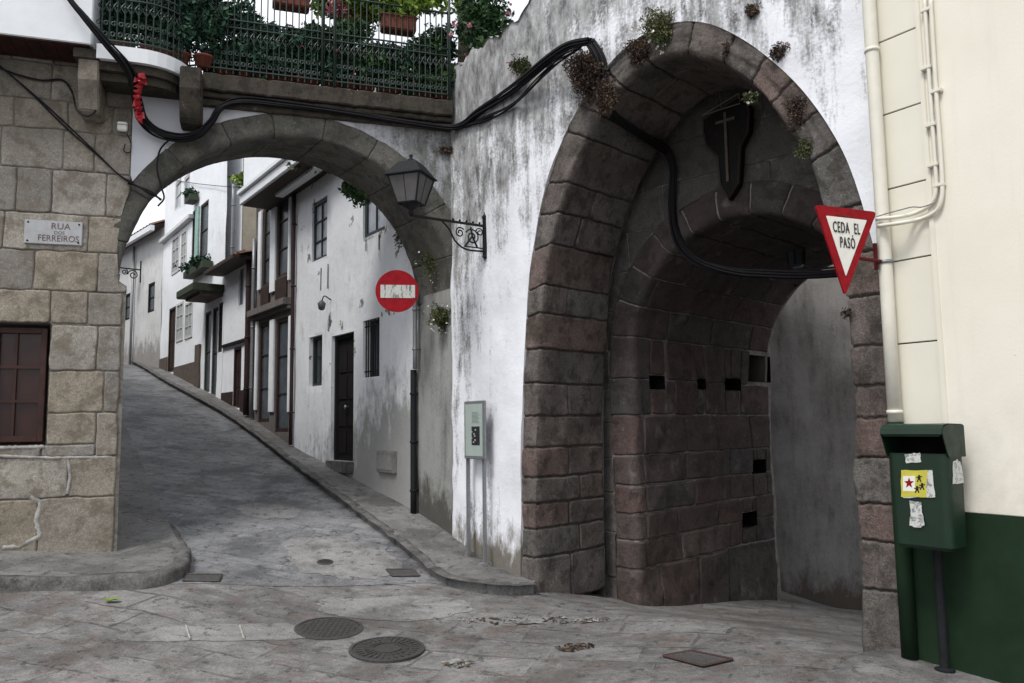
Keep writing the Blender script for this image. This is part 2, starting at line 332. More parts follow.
road_mats()

# ------------------------------------------------------------------ mesh building
def wloc(o):
    p = Vector((0, 0, 0))
    while o is not None: p += Vector(o.location); o = o.parent
    return p
class MB:
    def __init__(s): s.v = []; s.f = []; s.mi = []; s.c = []; s.n = 0
    def add(s, V, F, mi=0, c=0.5):
        V = np.asarray(V, float).reshape(-1, 3); b = s.n; s.v.append(V); s.n += len(V)
        s.f += [tuple(int(i)+b for i in f) for f in F]; s.mi += [mi]*len(F)
        s.c.append(np.full(len(V), c) if np.isscalar(c) else np.asarray(c, float)); return s
    def box(s, P, x0, x1, y0, y1, z0, z1, mi=0, c=.5):
        """P maps (a,b,c)->world"""
        pts = [P(x, y, z) for z in (z0, z1) for y in (y0, y1) for x in (x0, x1)]
        return s.add(pts, [(0, 2, 3, 1), (4, 5, 7, 6), (0, 1, 5, 4), (2, 6, 7, 3), (0, 4, 6, 2), (1, 3, 7, 5)], mi, c)
    def fbox(s, fr, u0, u1, z0, z1, w0, w1, mi=0, c=.5, slope=0.0):
        um = (u0+u1)/2
        return s.box(lambda a, b, z: fr.P(a, z+slope*(a-um), b), u0, u1, w0, w1, z0, z1, mi, c)
    def tube(s, pts, r, seg=8, mi=0, c=.5, caps=True):
        pts = [np.asarray(p, float) for p in pts]; n = len(pts); R = r if hasattr(r, '__len__') else [r]*n
        V = []; up = None
        for i, p in enumerate(pts):
            t = pts[min(i+1, n-1)]-pts[max(i-1, 0)]; t = t/max(np.linalg.norm(t), 1e-9)
            if up is None:
                a = v3(0, 0, 1) if abs(t[2]) < .9 else v3(1, 0, 0)
            else: a = up
            x = a-t*(a@t); x = x/max(np.linalg.norm(x), 1e-9); up = x; y = np.cross(t, x)
            for k in range(seg):
                th = 2*math.pi*k/seg; V.append(p+(x*math.cos(th)+y*math.sin(th))*R[i])
        F = [(i*seg+k, i*seg+(k+1) % seg, (i+1)*seg+(k+1) % seg, (i+1)*seg+k) for i in range(n-1) for k in range(seg)]
        if caps: F += [tuple(range(seg))[::-1], tuple((n-1)*seg+k for k in range(seg))]
        return s.add(V, F, mi, c)
    def lathe(s, base, prof, seg=20, mi=0, axis=None, c=.5):
        """prof list of (r,h) about +Z (or axis triple x,y,z vectors)"""
        X, Y, Z = axis or (v3(1, 0, 0), v3(0, 1, 0), v3(0, 0, 1)); V = []
        for r, h in prof:
            for k in range(seg):
                th = 2*math.pi*k/seg; V.append(np.asarray(base)+X*r*math.cos(th)+Y*r*math.sin(th)+Z*h)
        n = len(prof)
        F = [(i*seg+k, i*seg+(k+1) % seg, (i+1)*seg+(k+1) % seg, (i+1)*seg+k) for i in range(n-1) for k in range(seg)]
        F += [tuple(range(seg))[::-1], tuple((n-1)*seg+k for k in range(seg))]
        return s.add(V, F, mi, c)
    def prism(s, P, poly, w0, w1, mi=0, c=.5):
        """poly in (a,b); P(a,b,w)"""
        n = len(poly); V = [P(a, b, w0) for a, b in poly]+[P(a, b, w1) for a, b in poly]
        F = [tuple(range(n))[::-1], tuple(range(n, 2*n))]+[(k, (k+1) % n, n+(k+1) % n, n+k) for k in range(n)]
        return s.add(V, F, mi, c)
    def grid(s, V, nu, nv, mi=0, c=.5):
        F = [(i*nv+j, (i+1)*nv+j, (i+1)*nv+j+1, i*nv+j+1) for i in range(nu-1) for j in range(nv-1)]
        return s.add(V, F, mi, c)
    def build(s, name, mats, parent=None, smooth=False, loc=None):
        me = bpy.data.meshes.new(name); V = np.concatenate(s.v)
        off = wloc(parent) if parent is not None else Vector((0, 0, 0))
        if loc is not None: off = off+Vector(tuple(float(a) for a in loc))
        V = V-np.array(off)
        me.from_pydata(V.tolist(), [], s.f); 
        mats = mats if isinstance(mats, (list, tuple)) else [mats]
        for m in mats: me.materials.append(m)
        if len(mats) > 1: me.polygons.foreach_set('material_index', np.array(s.mi, dtype=np.int32))
        at = me.attributes.new('blk', 'FLOAT', 'POINT'); at.data.foreach_set('value', np.concatenate(s.c).astype(np.float32))
        if smooth: me.polygons.foreach_set('use_smooth', np.ones(len(me.polygons), dtype=bool))
        me.update(); me.validate()
        o = bpy.data.objects.new(name, me); SC.collection.objects.link(o)
        if parent is not None: o.parent = parent
        if loc is not None: o.location = tuple(float(a) for a in loc)
        return o
def flip_check(o):   # consistent outward normals
    import bmesh
    bm = bmesh.new(); bm.from_mesh(o.data); bmesh.ops.recalc_face_normals(bm, faces=bm.faces); bm.to_mesh(o.data); bm.free(); return o
def bevel(o, w=.006, seg=2):
    import bmesh
    bm = bmesh.new(); bm.from_mesh(o.data); bmesh.ops.recalc_face_normals(bm, faces=bm.faces)
    ed = [e for e in bm.edges if len(e.link_faces) == 2 and e.calc_face_angle(0) > .6]
    bmesh.ops.bevel(bm, geom=ed, offset=w, segments=seg, affect='EDGES', clamp_overlap=True); bm.to_mesh(o.data); bm.free(); return o
def tag(o, label=None, cat=None, group=None, kind=None):
    if label: o['label'] = label
    if cat: o['category'] = cat
    if group: o['group'] = group
    if kind: o['kind'] = kind
    return o
def thing(name, loc, label, cat, group=None):
    o = bpy.data.objects.new(name, None); SC.collection.objects.link(o); o.location = tuple(float(a) for a in loc); o.empty_display_size = .2
    return tag(o, label, cat, group)
def spline(pts, n=8):
    """Catmull-Rom through points"""
    P = [np.asarray(p, float) for p in pts]; P = [2*P[0]-P[1]]+P+[2*P[-1]-P[-2]]; out = []
    for i in range(1, len(P)-2):
        for k in range(n):
            t = k/n; a, b, c, d = P[i-1], P[i], P[i+1], P[i+2]
            out.append(.5*((2*b)+(-a+c)*t+(2*a-5*b+4*c-d)*t*t+(-a+3*b-3*c+d)*t**3))
    out.append(P[-2]); return out
def resample(pts, n):
    P = np.array(pts); L = np.concatenate([[0], np.cumsum(np.linalg.norm(np.diff(P, axis=0), axis=1))]); t = np.linspace(0, L[-1], n)
    return np.stack([np.interp(t, L, P[:, k]) for k in range(P.shape[1])], 1), L[-1]

# ---- masonry: real blocks with sunk joints laid on any surface F(u,v)->(pos Nx3, normal Nx3)
def axis_pts(a, b, bev, step):
    q = min(.006, (b-a-2*bev)*.2); g = [a, a+bev*.35, a+bev, a+bev+q]; L = b-a-2*bev-2*q; m = max(1, int(L/step)); g += [a+bev+q+L*k/m for k in range(1, m)]; g += [b-bev-q, b-bev, b-bev*.35, b]
    return np.array(g)
def masonry(mb, F, rects, ext=None, holes=(), joint=.02, gap=.005, bev=.016, rough=.010, step=.06, push=None, seed=1, tone=None, lift=.008, mstep=.06, hm=1):
    rr = random.Random(seed)
    def sub(r, h):
        a, b, c, d = r; e, f, g, k = h[:4]
        if e >= b or f <= a or g >= d or k <= c: return [r]
        out = []
        if g > c: out.append((a, b, c, g))
        if k < d: out.append((a, b, k, d))
        y0, y1 = max(c, g), min(d, k)
        if e > a: out.append((a, e, y0, y1))
        if f < b: out.append((f, b, y0, y1))
        return [o for o in out if o[1]-o[0] > .05 and o[3]-o[2] > .05]
    rs = list(rects)
    for h in holes: rs = [o for r in rs for o in sub(r, h)]
    for r in rs:
        g = gap*(.6+.8*rr.random()); a, b, c, d = r[0]+g, r[1]-g, r[2]+g, r[3]-g
        if b-a < .04 or d-c < .04: continue
        U = axis_pts(a, b, min(bev, (b-a)*.3), step); W = axis_pts(c, d, min(bev, (d-c)*.3), step)
        uu, vv = np.meshgrid(U, W, indexing='ij'); nu, nv = uu.shape
        e = np.minimum(np.minimum(uu-a, b-uu), np.minimum(vv-c, d-vv)); k = np.clip(e/bev, 0, 1); k = 1-(1-k)**2
        jx = np.stack([uu, vv, uu*0], -1); wob = vnoise(jx, 9, seed+3)*.007+vnoise(jx, 31, seed+13)*.0035
        cor = np.clip(1-np.minimum(uu-a, b-uu)/.03, 0, 1)*np.clip(1-np.minimum(vv-c, d-vv)/.03, 0, 1)
        uu2 = uu+wob-(np.sign(uu-(a+b)/2)*cor*.007); vv2 = vv+vnoise(jx+5, 9, seed+5)*.007+vnoise(jx+5, 31, seed+15)*.0035-(np.sign(vv-(c+d)/2)*cor*.007)
        t = rr.random() if tone is None else tone(r, rr)
        w = -joint*(1-k)+rough*fbm(jx, 2.6, seed+11, 2)+.005*k*vnoise(jx, 17, seed+7)+.003*k*vnoise(jx, 41, seed+8)+lift*(rr.random()-.5)+ (rr.random()-.5)*.02*(uu-(a+b)/2)
        if push is not None:
            uu2, vv2, ins = push(uu2, vv2)
            if ins.all(): continue
        p, n = F(uu2.ravel(), vv2.ravel()); mb.grid(p+n*w.ravel()[:, None], nu, nv, 0, np.clip(t+0*uu.ravel(), 0, 1))
    if ext:
        a, b, c, d = ext
        us = np.unique(np.concatenate([np.arange(a, b, mstep), [b]]+[[h[0], h[1]] for h in holes])); vs = np.unique(np.concatenate([np.arange(c, d, mstep), [d]]+[[h[2], h[3]] for h in holes]))
        uu, vv = np.meshgrid(us, vs, indexing='ij')
        ins = np.zeros(uu.shape, bool); uu2, vv2 = uu, vv
        if push is not None: uu2, vv2, ins = push(uu, vv)
        jx = np.stack([uu, vv, uu*0], -1)
        p, n = F(uu2.ravel(), vv2.ravel()); V = p+n*(-joint*.62-lift*.5-.004+rough*fbm(jx, 2.6, seed+11, 2).ravel())[:, None]
        nu, nv = uu.shape; Fs = []
        for i in range(nu-1):
            for j in range(nv-1):
                mu, mv = (us[i]+us[i+1])/2, (vs[j]+vs[j+1])/2
                if ins[i, j] and ins[i+1, j] and ins[i, j+1] and ins[i+1, j+1]: continue
                if any(h[0] < mu < h[1] and h[2] < mv < h[3] for h in holes): continue
                Fs.append((i*nv+j, (i+1)*nv+j, (i+1)*nv+j+1, i*nv+j+1))
        mb.add(V, Fs, 1, .5)
        for h in holes:
            dep = h[4] if len(h) > 4 else .2
            pu = np.array([h[0], h[1], h[1], h[0]]); pv = np.array([h[2], h[2], h[3], h[3]]); p, n = F(pu, pv)
            V = np.concatenate([p-n*.004, p-n*dep]); mb.add(V, [(k, (k+1) % 4, 4+(k+1) % 4, 4+k) for k in range(4)]+[(4, 5, 6, 7)], hm, .5)
def courses(u0, u1, zs, lmin, lmax, seed):
    rr = random.Random(seed); out = []
    for i in range(len(zs)-1):
        u = u0; first = True
        while u < u1-1e-6:
            L = rr.uniform(lmin, lmax)*(rr.uniform(.4, .9) if first else 1); first = False
            e = u+L
            if u1-e < lmin*.5: e = u1
            out.append((u, min(e, u1), zs[i], zs[i+1])); u = e
    return out
def flatF(fr):
    def F(u, v):
        p = fr.o[None, :]+fr.d[None, :]*u[:, None]+np.stack([v*0, v*0, v], 1)
        return p, np.repeat(fr.n[None, :], len(u), 0)
    return F
def rasterwall(mb, F, u0, u1, v0, v1, step, hole=None, poly=None, amp=.006, w0=0.0, edge=.04, seed=3):
    """lumpy plaster sheet with a hole cut along polygon poly (dense polyline)"""
    us = np.arange(u0, u1+step*.5, step); us[-1] = u1; vs = np.arange(v0, v1+step*.5, step); vs[-1] = v1
    uu, vv = np.meshgrid(us, vs, indexing='ij'); nu, nv = uu.shape
    ins = np.zeros(uu.shape, bool)
    if poly is not None:
        P = np.array(poly); x, y = uu, vv; j = len(P)-1
        for i in range(len(P)):
            xi, yi = P[i]; xj, yj = P[j]
            c = ((yi > y) != (yj > y)) & (x < (xj-xi)*(y-yi)/((yj-yi) if yj != yi else 1e-12)+xi); ins ^= c; j = i
    keepf = []; used = np.zeros(uu.shape, bool); segs = {}
    for i in range(nu-1):
        for j in range(nv-1):
            q = [(i, j), (i+1, j), (i+1, j+1), (i, j+1)]; k = sum(ins[a] for a in q)
            if k <= 1:
                keepf.append(q)
                for a in q: used[a] = True
    if poly is not None:
        cnt = {}
        for q in keepf:
            for k in range(4):
                e = (q[k], q[(k+1) % 4]); cnt[e] = 1
        bnd = [e for e in cnt if (e[1], e[0]) not in cnt and not ((e[0][0] in (0, nu-1) and e[1][0] == e[0][0]) or (e[0][1] in (0, nv-1) and e[1][1] == e[0][1]))]
        PP, _ = resample(P, 900)
        for e in bnd:
            for a in e:
                d = (PP[:, 0]-uu[a])**2+(PP[:, 1]-vv[a])**2; kk = int(np.argmin(d)); 
                if d[kk] < (step*2.5)**2: uu[a], vv[a] = PP[kk]
    jx = np.stack([uu, vv, uu*0], -1); w = w0+amp*fbm(jx, 2.2, seed, 4)
    p, n = F(uu.ravel(), vv.ravel()); V = p+n*w.ravel()[:, None]
    idx = lambda a: a[0]*nv+a[1]
    mb.add(V, [tuple(idx(a) for a in q) for q in keepf], 0, .5)
    if poly is not None and edge:
        for e in bnd:
            a, b = idx(e[0]), idx(e[1]); mb.add([V[a], V[b], V[b]-n[b]*edge, V[a]-n[a]*edge], [(0, 1, 2, 3)], 0, .5)
def leaves(mb, c, rad, n, size, seed=0, shell=.3, mi=0, up=0.0, ctone=None):
    r = np.random.RandomState(seed); c = np.asarray(c, float); rad = np.asarray(rad, float)
    d = r.normal(size=(n, 3)); d /= np.linalg.norm(d, axis=1)[:, None]; rr = (shell+(1-shell)*r.rand(n))**(.6)
    cl = .75+.45*vnoise(d*1.0, 2.2, seed)
    P = c+d*rad*(rr*cl)[:, None]
    x = r.normal(size=(n, 3)); x /= np.linalg.norm(x, axis=1)[:, None]; y = r.normal(size=(n, 3))+np.array([0, 0, up]); y -= x*(x*y).sum(1)[:, None]; y /= np.linalg.norm(y, axis=1)[:, None]
    s = size*(.6+.8*r.rand(n)); V = np.stack([P-y*s[:, None], P+x*(s*.45)[:, None], P+y*s[:, None], P-x*(s*.45)[:, None]+np.cross(x, y)*(s*.2)[:, None]], 1).reshape(-1, 3)
    t = np.clip(.5+.5*vnoise(P, 7, seed+4)+.25*(r.rand(n)-.5), 0, 1)
    mb.add(V, [(4*i, 4*i+1, 4*i+2, 4*i+3) for i in range(n)], mi, np.repeat(t, 4))
def text_mesh(mb, fr_P, s, size, cx, cz, w0=0.0, thick=.002, mi=0, sx=1.0, sp=1.0):
    """text centred at (cx,cz) in a frame; fr_P(u,z,w)"""
    cu = bpy.data.curves.new('letters', 'FONT'); cu.body = s; cu.size = size; cu.align_x = 'CENTER'; cu.align_y = 'CENTER'; cu.extrude = 0; cu.space_character = sp; cu.resolution_u = 3
    o = bpy.data.objects.new('letters', cu); SC.collection.objects.link(o); dg = bpy.context.evaluated_depsgraph_get(); dg.update()
    me = bpy.data.meshes.new_from_object(o.evaluated_get(dg)); V = [fr_P(cx+v.co.x*sx, cz+v.co.y, w0+thick) for v in me.vertices]
    mb.add(V, [tuple(p.vertices) for p in me.polygons], mi); bpy.data.objects.remove(o); bpy.data.curves.remove(cu); bpy.data.meshes.remove(me)

# ================================================================== GROUND
def ground():
    xs = np.unique(np.round(np.concatenate([np.linspace(-400, -30, 12), np.linspace(-30, -6, 60), np.arange(-6, 5, .07), np.linspace(5, 14, 30), np.linspace(14, 400, 12)]), 4))
    ys = np.unique(np.round(np.concatenate([np.linspace(-300, -12, 10), np.linspace(-12, 2, 30), np.arange(2, 10, .07), np.arange(10, 40, .35), np.linspace(40, 600, 14)]), 4))
    X, Y = np.meshgrid(xs, ys, indexing='ij'); Z = np.stack([hgt(X[i], Y[i]) for i in range(len(xs))])
    J = np.stack([X, Y, X*0], -1); near = ((X > -7) & (X < 6) & (Y > 1) & (Y < 12))
    Z = Z+near*.007*fbm(J, 1.6, 4, 2)
    # the crossing paving is sunk a little beneath the road sheet
    mb = MB(); mb.grid(np.stack([X, Y, Z], -1).reshape(-1, 3), len(xs), len(ys))
    return tag(mb.build('ground', M['paving'], smooth=True), kind='structure')
ground()
def tri_sheet(name, poly, dz, mat, step=.12, kerb=None, kmat=None, thick=.14):
    """sheet following the ground inside polygon poly (xy); boundary skirts down"""
    import bmesh
    P = np.array([(p[0], p[1]) for p in poly]); bm = bmesh.new()
    vs = [bm.verts.new((x, y, 0)) for x, y in P]; bm.faces.new(vs)
    xs0, xs1 = P[:, 0].min(), P[:, 0].max(); ys0, ys1 = P[:, 1].min(), P[:, 1].max()
    for k in range(int((xs1-xs0)/step)+1):
        g = bm.verts[:]+bm.edges[:]+bm.faces[:]; bmesh.ops.bisect_plane(bm, geom=g, plane_co=(xs0+k*step+.003, 0, 0), plane_no=(1, 0, 0))
    for k in range(int((ys1-ys0)/step)+1):
        g = bm.verts[:]+bm.edges[:]+bm.faces[:]; bmesh.ops.bisect_plane(bm, geom=g, plane_co=(0, ys0+k*step+.003, 0), plane_no=(0, 1, 0))
    for f in bm.faces:
        if f.normal.z < 0: f.normal_flip()
    ext = None
    if thick:
        be = [e for e in bm.edges if e.is_boundary]; r = bmesh.ops.extrude_edge_only(bm, edges=be); low = set(v for v in r['geom'] if isinstance(v, bmesh.types.BMVert))
    else: low = set()
    bm.verts.ensure_lookup_table(); co = np.array([(v.co.x, v.co.y) for v in bm.verts]); z = hgt(co[:, 0], co[:, 1])
    J = np.stack([co[:, 0], co[:, 1], co[:, 0]*0], -1); z = z+(dz(co) if callable(dz) else dz)+((co[:, 0] > -7) & (co[:, 0] < 6) & (co[:, 1] > 1) & (co[:, 1] < 12))*.007*fbm(J, 1.6, 4, 2)
    for v, zz in zip(bm.verts, z): v.co.z = zz-(thick if v in low else 0)
    me = bpy.data.meshes.new(name); bm.to_mesh(me); bm.free(); me.materials.append(mat)
    o = bpy.data.objects.new(name, me); SC.collection.objects.link(o); return tag(o, kind='structure')
def rounded_kerb(name, line, dz, w=.13, mat=None, top=.012):
    """kerb stones along a polyline of xy points, rounded nose"""
    L, tot = resample([p[:2] for p in line], max(6, int(sum(np.linalg.norm(np.diff(np.array([p[:2] for p in line]), axis=0), axis=1))/.06)))
    n = len(L); mb = MB(); V = []; T = np.gradient(L, axis=0); T /= np.linalg.norm(T, axis=1)[:, None]; N = np.stack([-T[:, 1], T[:, 0]], 1)
    prof = [(-w*.5, 0), (-w*.5, .006), (w*.30, .008), (w*.42, -.004), (w*.5, -.03), (w*.52, -.20)]
    z = hgt(L[:, 0], L[:, 1])+(dz(L)-KH if callable(dz) else 0); dz = KH if callable(dz) else dz
    for i in range(n):
        j = .006*math.sin(i*.9)+.004*rng.uniform(-1, 1); s_ = (i*.06) % .95; cut = (-.010 if w < .135 else 0) if s_ < .06 else 0
        for a, b in prof: V.append((L[i, 0]+N[i, 0]*(a+j+(cut if a > 0 else 0)), L[i, 1]+N[i, 1]*(a+j+(cut if a > 0 else 0)), z[i]+dz+b+(cut if b > -.1 else 0)+.004*math.sin(i*.37)))
    mb.grid(V, n, len(prof)); return tag(mb.build(name, mat or M['kerb'], smooth=True), kind='structure')
KH = .10
# right pavement
rk_px = [(534, 589), (505, 590), (470, 586), (445, 579), (428, 567), (405, 547), (370, 521), (330, 491), (300, 469), (270, 446), (240, 424), (200, 400), (160, 378), (122, 359)]
rk = [gnd(x, y, KH*.5)[:2] for x, y in rk_px]
_, o9 = 0, 0
w_end = float((v3(rk[-1][0], rk[-1][1], 0)-FS.o)@FS.n)
for k in (4, 9, 16): rk.append(rk[-1]*0+gnd(122, 359, KH*.5)[:2]+np.array([-.68, .73])*k)
rk = [np.array(p) for p in spline([v3(p[0], p[1], 0) for p in rk], 5)]
rk2 = [p[:2] for p in rk]
inner = [FS.P(s_, 0, -.3)[:2] for s_ in (34, 20, 10, 5, 1)]+[FE.P(.0, 0, -.3)[:2], FE.P(SE, 0, -.15)[:2], FG.P(.12, 0, -.1)[:2]]
tri_sheet('right_sidewalk', rk2+inner, KH, M['walk'], .16)
rounded_kerb('right_kerb', [p for p in rk2][::-1], KH, .13)
# left pavement (wraps the corner of the stone house)
lk_px = [(0, 583), (60, 582), (120, 580), (155, 577), (176, 570), (183, 558), (178, 543), (160, 500), (142, 460), (126, 425)]
lk = [FL.P(-9, 0, .75)[:2], FL.P(-4, 0, .75)[:2]]+[gnd(x, y, KH*.6)[:2] for x, y in lk_px]
_p = lk[-1]; 
for k in (3, 8, 16, 28): lk.append(_p+ds[:2]*k)
lk2 = [p[:2] for p in spline([v3(p[0], p[1], 0) for p in lk], 5)]
dsid = ds
inner = [FL.P(-.25, 0, 0)[:2]+ds[:2]*k for k in (30, 18, 8, 2, .4)]+[FL.P(-2, 0, -.3)[:2], FL.P(-9, 0, -.3)[:2]]
def lk_dz(co):
    s_ = (co[:, 0]-FL.o[0])*ds[0]+(co[:, 1]-FL.o[1])*ds[1]; return KH*(1-.84*np.clip((s_+.35)/1.6, 0, 1))
tri_sheet('left_sidewalk', lk2+inner, lk_dz, M['walk'], .16)
rounded_kerb('left_kerb', [p for p in lk2 if (p[0]-FL.o[0])*ds[0]+(p[1]-FL.o[1])*ds[1] < 2.2][::-1], lambda co: lk_dz(co)-.07*np.clip(((co[:, 0]-FL.o[0])*ds[0]+(co[:, 1]-FL.o[1])*ds[1]+.1)/1.7, 0, 1), .14)
# street cement sheet between the kerbs
st_l = [p for p in lk2 if p[1] > 6.9 and (v3(p[0], p[1], 0)-FL.o)@FL.d > .3]
st = [gnd(178, 584)[:2], gnd(300, 587)[:2], gnd(430, 583)[:2]]+[p+0 for p in rk2 if (v3(p[0], p[1], 0)-FE.o)@FE.d < 1.0 and p[1] > 7.3]
st_r = st[3:]
st = st[:3]+[q+(-FS.n[:2])*.03*0 for q in st_r]+st_l[::-1]
tri_sheet('street', st, .004, M['street'], .16, thick=0)
# low corner slab under the litter bin
cr_px = [(812, 684), (838, 667), (862, 655), (880, 652)]
cr = [gnd(x, y, .06)[:2] for x, y in cr_px]
_c0 = cr[0]+(cr[0]-cr[1])*1.2
tri_sheet('corner_sidewalk', [_c0]+cr+[FC.P(-.1, 0, -.2)[:2], FC.P(1.0, 0, -.2)[:2], FC.P(5, 0, -.2)[:2], FC.P(5, 0, .9)[:2], FC.P(3, 0, .9)[:2]], .07, M['walk'], .16)
def patch(name, pxs, dz, mat):
    p = [gnd(x, y)[:2] for x, y in pxs]; p = spline([v3(a[0], a[1], 0) for a in p]+[v3(p[0][0], p[0][1], 0)], 12)[:-1]; c_ = sum(p)/len(p); p = [(c_+(q-c_)*(1+.10*vnoise(q[None], 7, 3)[0]+.06*vnoise(q[None], 22, 5)[0]))[:2] for q in p]
    return tri_sheet(name, p, dz, mat, .12, thick=0)
patch('street_patch', [(282, 545), (300, 538), (345, 540), (380, 552), (398, 570), (370, 580), (310, 576), (290, 562)], .008, M['patch'])
patch('street_patch', [(225, 507), (262, 503), (298, 507), (296, 517), (262, 519)], .008, M['patch'])
patch('paving_strip', [(120, 628), (190, 626), (300, 624), (330, 632), (290, 640), (190, 641), (120, 640)], .004, M['patch'])
patch('paving_slab', [(310, 600), (440, 596), (470, 612), (400, 622), (335, 616)], .004, M['patch'])
mbj = MB()
for x in (188, 242):
    a, b = gnd(x-2, 627), gnd(x+2, 640); mbj.tube([a+v3(0, 0, .010), b+v3(0, 0, .010)], .008, 6)
tag(mbj.build('paving_joint', M['mortar_light']), kind='structure')

# ================================================================== STONE HOUSE ON THE LEFT
def zy(y, x=60): return FL.uv(x, y)[1]
def ux(x, y): return FL.uv(x, y)[0]
sh = thing('stone_house', FL.P(-2, .5), 'house of large tan granite blocks at the left street corner, with a brown window', 'house')
win_u0, win_u1 = ux(-12, 385), ux(43, 385); win_z0, win_z1 = zy(442, 30), zy(327, 30)
def left_masonry():
    mb = MB(); F = flatF(FL)
    ys = [550, 498, 457, 413, 371, 325, 291, 251, 214, 170, 130, 101, 64, 30]
    zs = [0.3]+[zy(y) for y in ys[1:]]
    js = [[-120, -60, 38], [-90, -40, 68], [-100, 42, 96], [-100, 44, 104], [-100, 46, 97], [-120, -40, 50, 88], [-80, -20, 34, 98], [-70, 3, 88], [-90, 16, 52, 106], [-60, 0, 63, 95], [-70, 14, 68, 112], [-50, 52, 106], [-90, -30, 12, 55]]
    rects = []
    for i in range(len(zs)-1):
        ym = (ys[i]+ys[i+1])/2; e = [-9.0]
        u = -9.0+.5
        while u < ux(-140, ym): e.append(u); u += rng.uniform(.4, .8)
        e += [ux(x, ym) for x in js[i]]
        ur = 0.0 if zs[i] < 2.9 else .03
        e.append(ur)
        e = sorted(x for x in e if x <= ur)
        rects += [(e[k], e[k+1], zs[i], zs[i+1]) for k in range(len(e)-1) if e[k+1]-e[k] > .05]
    def push(u, v):
        cx, cz = 1.63, 3.05; R = 1.675+.165*np.clip((v-3.15)/.75, 0, 1); d = np.hypot(u-cx, v-cz); ins = (v > cz) & (d < R)
        k = np.where(ins, R/np.maximum(d, 1e-6), 1)
        return cx+(u-cx)*k, cz+(v-cz)*k, ins
    masonry(mb, F, rects, (-9.0, .03, .2, zs[-1]), holes=[(win_u0-.05, win_u1+.04, win_z0-.03, win_z1+.04, .3)], joint=.012, bev=.012, rough=.012, step=.045, push=push, seed=11, gap=.003, lift=.006)
    return mb.build('stone_wall', [M['granite'], M['mortar']], sh, smooth=True)
left_masonry()
mb = MB()   # side wall up the street and body
mb.box(lambda a, b, c: FL.P(0, c)+ds*a-FL.d*b-v3(0, 0, 0), .5, 17, .03, 6, -.3, 6.2, 0)
flip_check(mb.build('side_wall', M['darkstone'], sh))
mb = MB()   # pale repointed joints and a frame of mortar round the window
def smear(px, wid=.02, fr=FL, w=.004):
    pts = resample([fr.at(x, y, w) for x, y in px], 26)[0]; n = len(pts); V = []
    T = np.gradient(pts, axis=0); T /= np.linalg.norm(T, axis=1)[:, None]; N = np.cross(T, fr.n)
    for i in range(n):
        a = wid*(.6+.7*abs(math.sin(i*1.7+px[0][0]))+.3*rng.random())
        V += [pts[i]-N[i]*a-fr.n*.02, pts[i]-N[i]*a*.7, pts[i]+N[i]*a*.7, pts[i]+N[i]*a-fr.n*.02]
    mb.grid(V, n, 4)
smear([(-30, 452), (0, 456), (50, 458), (112, 457)], .014); smear([(68, 459), (70, 478), (67, 494)], .014); smear([(30, 497), (41, 503), (36, 520), (40, 536), (20, 546), (0, 548)], .022)
smear([(-30, 446), (0, 448), (44, 447)], .016)
mb.build('joint_mortar', M['mortar_light'], sh, smooth=True)
mb = MB(); fr = [(-1, 0)]
u0, u1, z0, z1 = win_u0, win_u1, win_z0, win_z1
for a, b, c, d in ((u0, u0+.05, z0, z1), (u1-.05, u1, z0, z1), (u0+.05, u1-.05, z1-.05, z1), (u0+.05, u1-.05, z0, z0+.06)): mb.fbox(FL, a, b, c, d, -.14, -.08)
wf = bevel(mb.build('window', M['window_brown'], sh), .004)
mb = MB()
for z in np.linspace(z0+.06, z1-.05, 4)[1:-1]: mb.fbox(FL, u0+.05, u1-.05, z-.015, z+.015, -.135, -.095)
for k in (.42,): u = u0+(u1-u0)*k; mb.fbox(FL, u-.012, u+.012, z0+.06, z1-.05, -.132, -.098)
mb.build('frame', M['window_brown'], wf)
mb = MB(); mb.fbox(FL, u0+.04, u1-.04, z0+.05, z1-.04, -.13, -.122); mb.build('pane', glass('brown_dark_glass', (.022, .008, .006), .25), wf)
# projecting gallery at the top left: white fascia, brown boarded soffit
zb = FL.uv(46, 39, .45)[1]; ug = FL.uv(92, 30, .45)[0]
mb = MB(); mb.fbox(FL, -9, ug, zb, zb+1.4, .30, .45); mb.fbox(FL, -9, ug, zb+.02, zb+1.4, 0.02, .30)
bevel(mb.build('gallery_front', M['whitepaint'], sh), .008)
mb = MB()
u = -9
while u < ug-.03: mb.fbox(FL, u, min(u+.115, ug-.02), zb-.015, zb+.016, .02, .44); u += .12
mb.build('gallery_soffit', flat('dark_red_boards', (.035, .014, .011), .7, .2, var=.5, sc=8), sh)
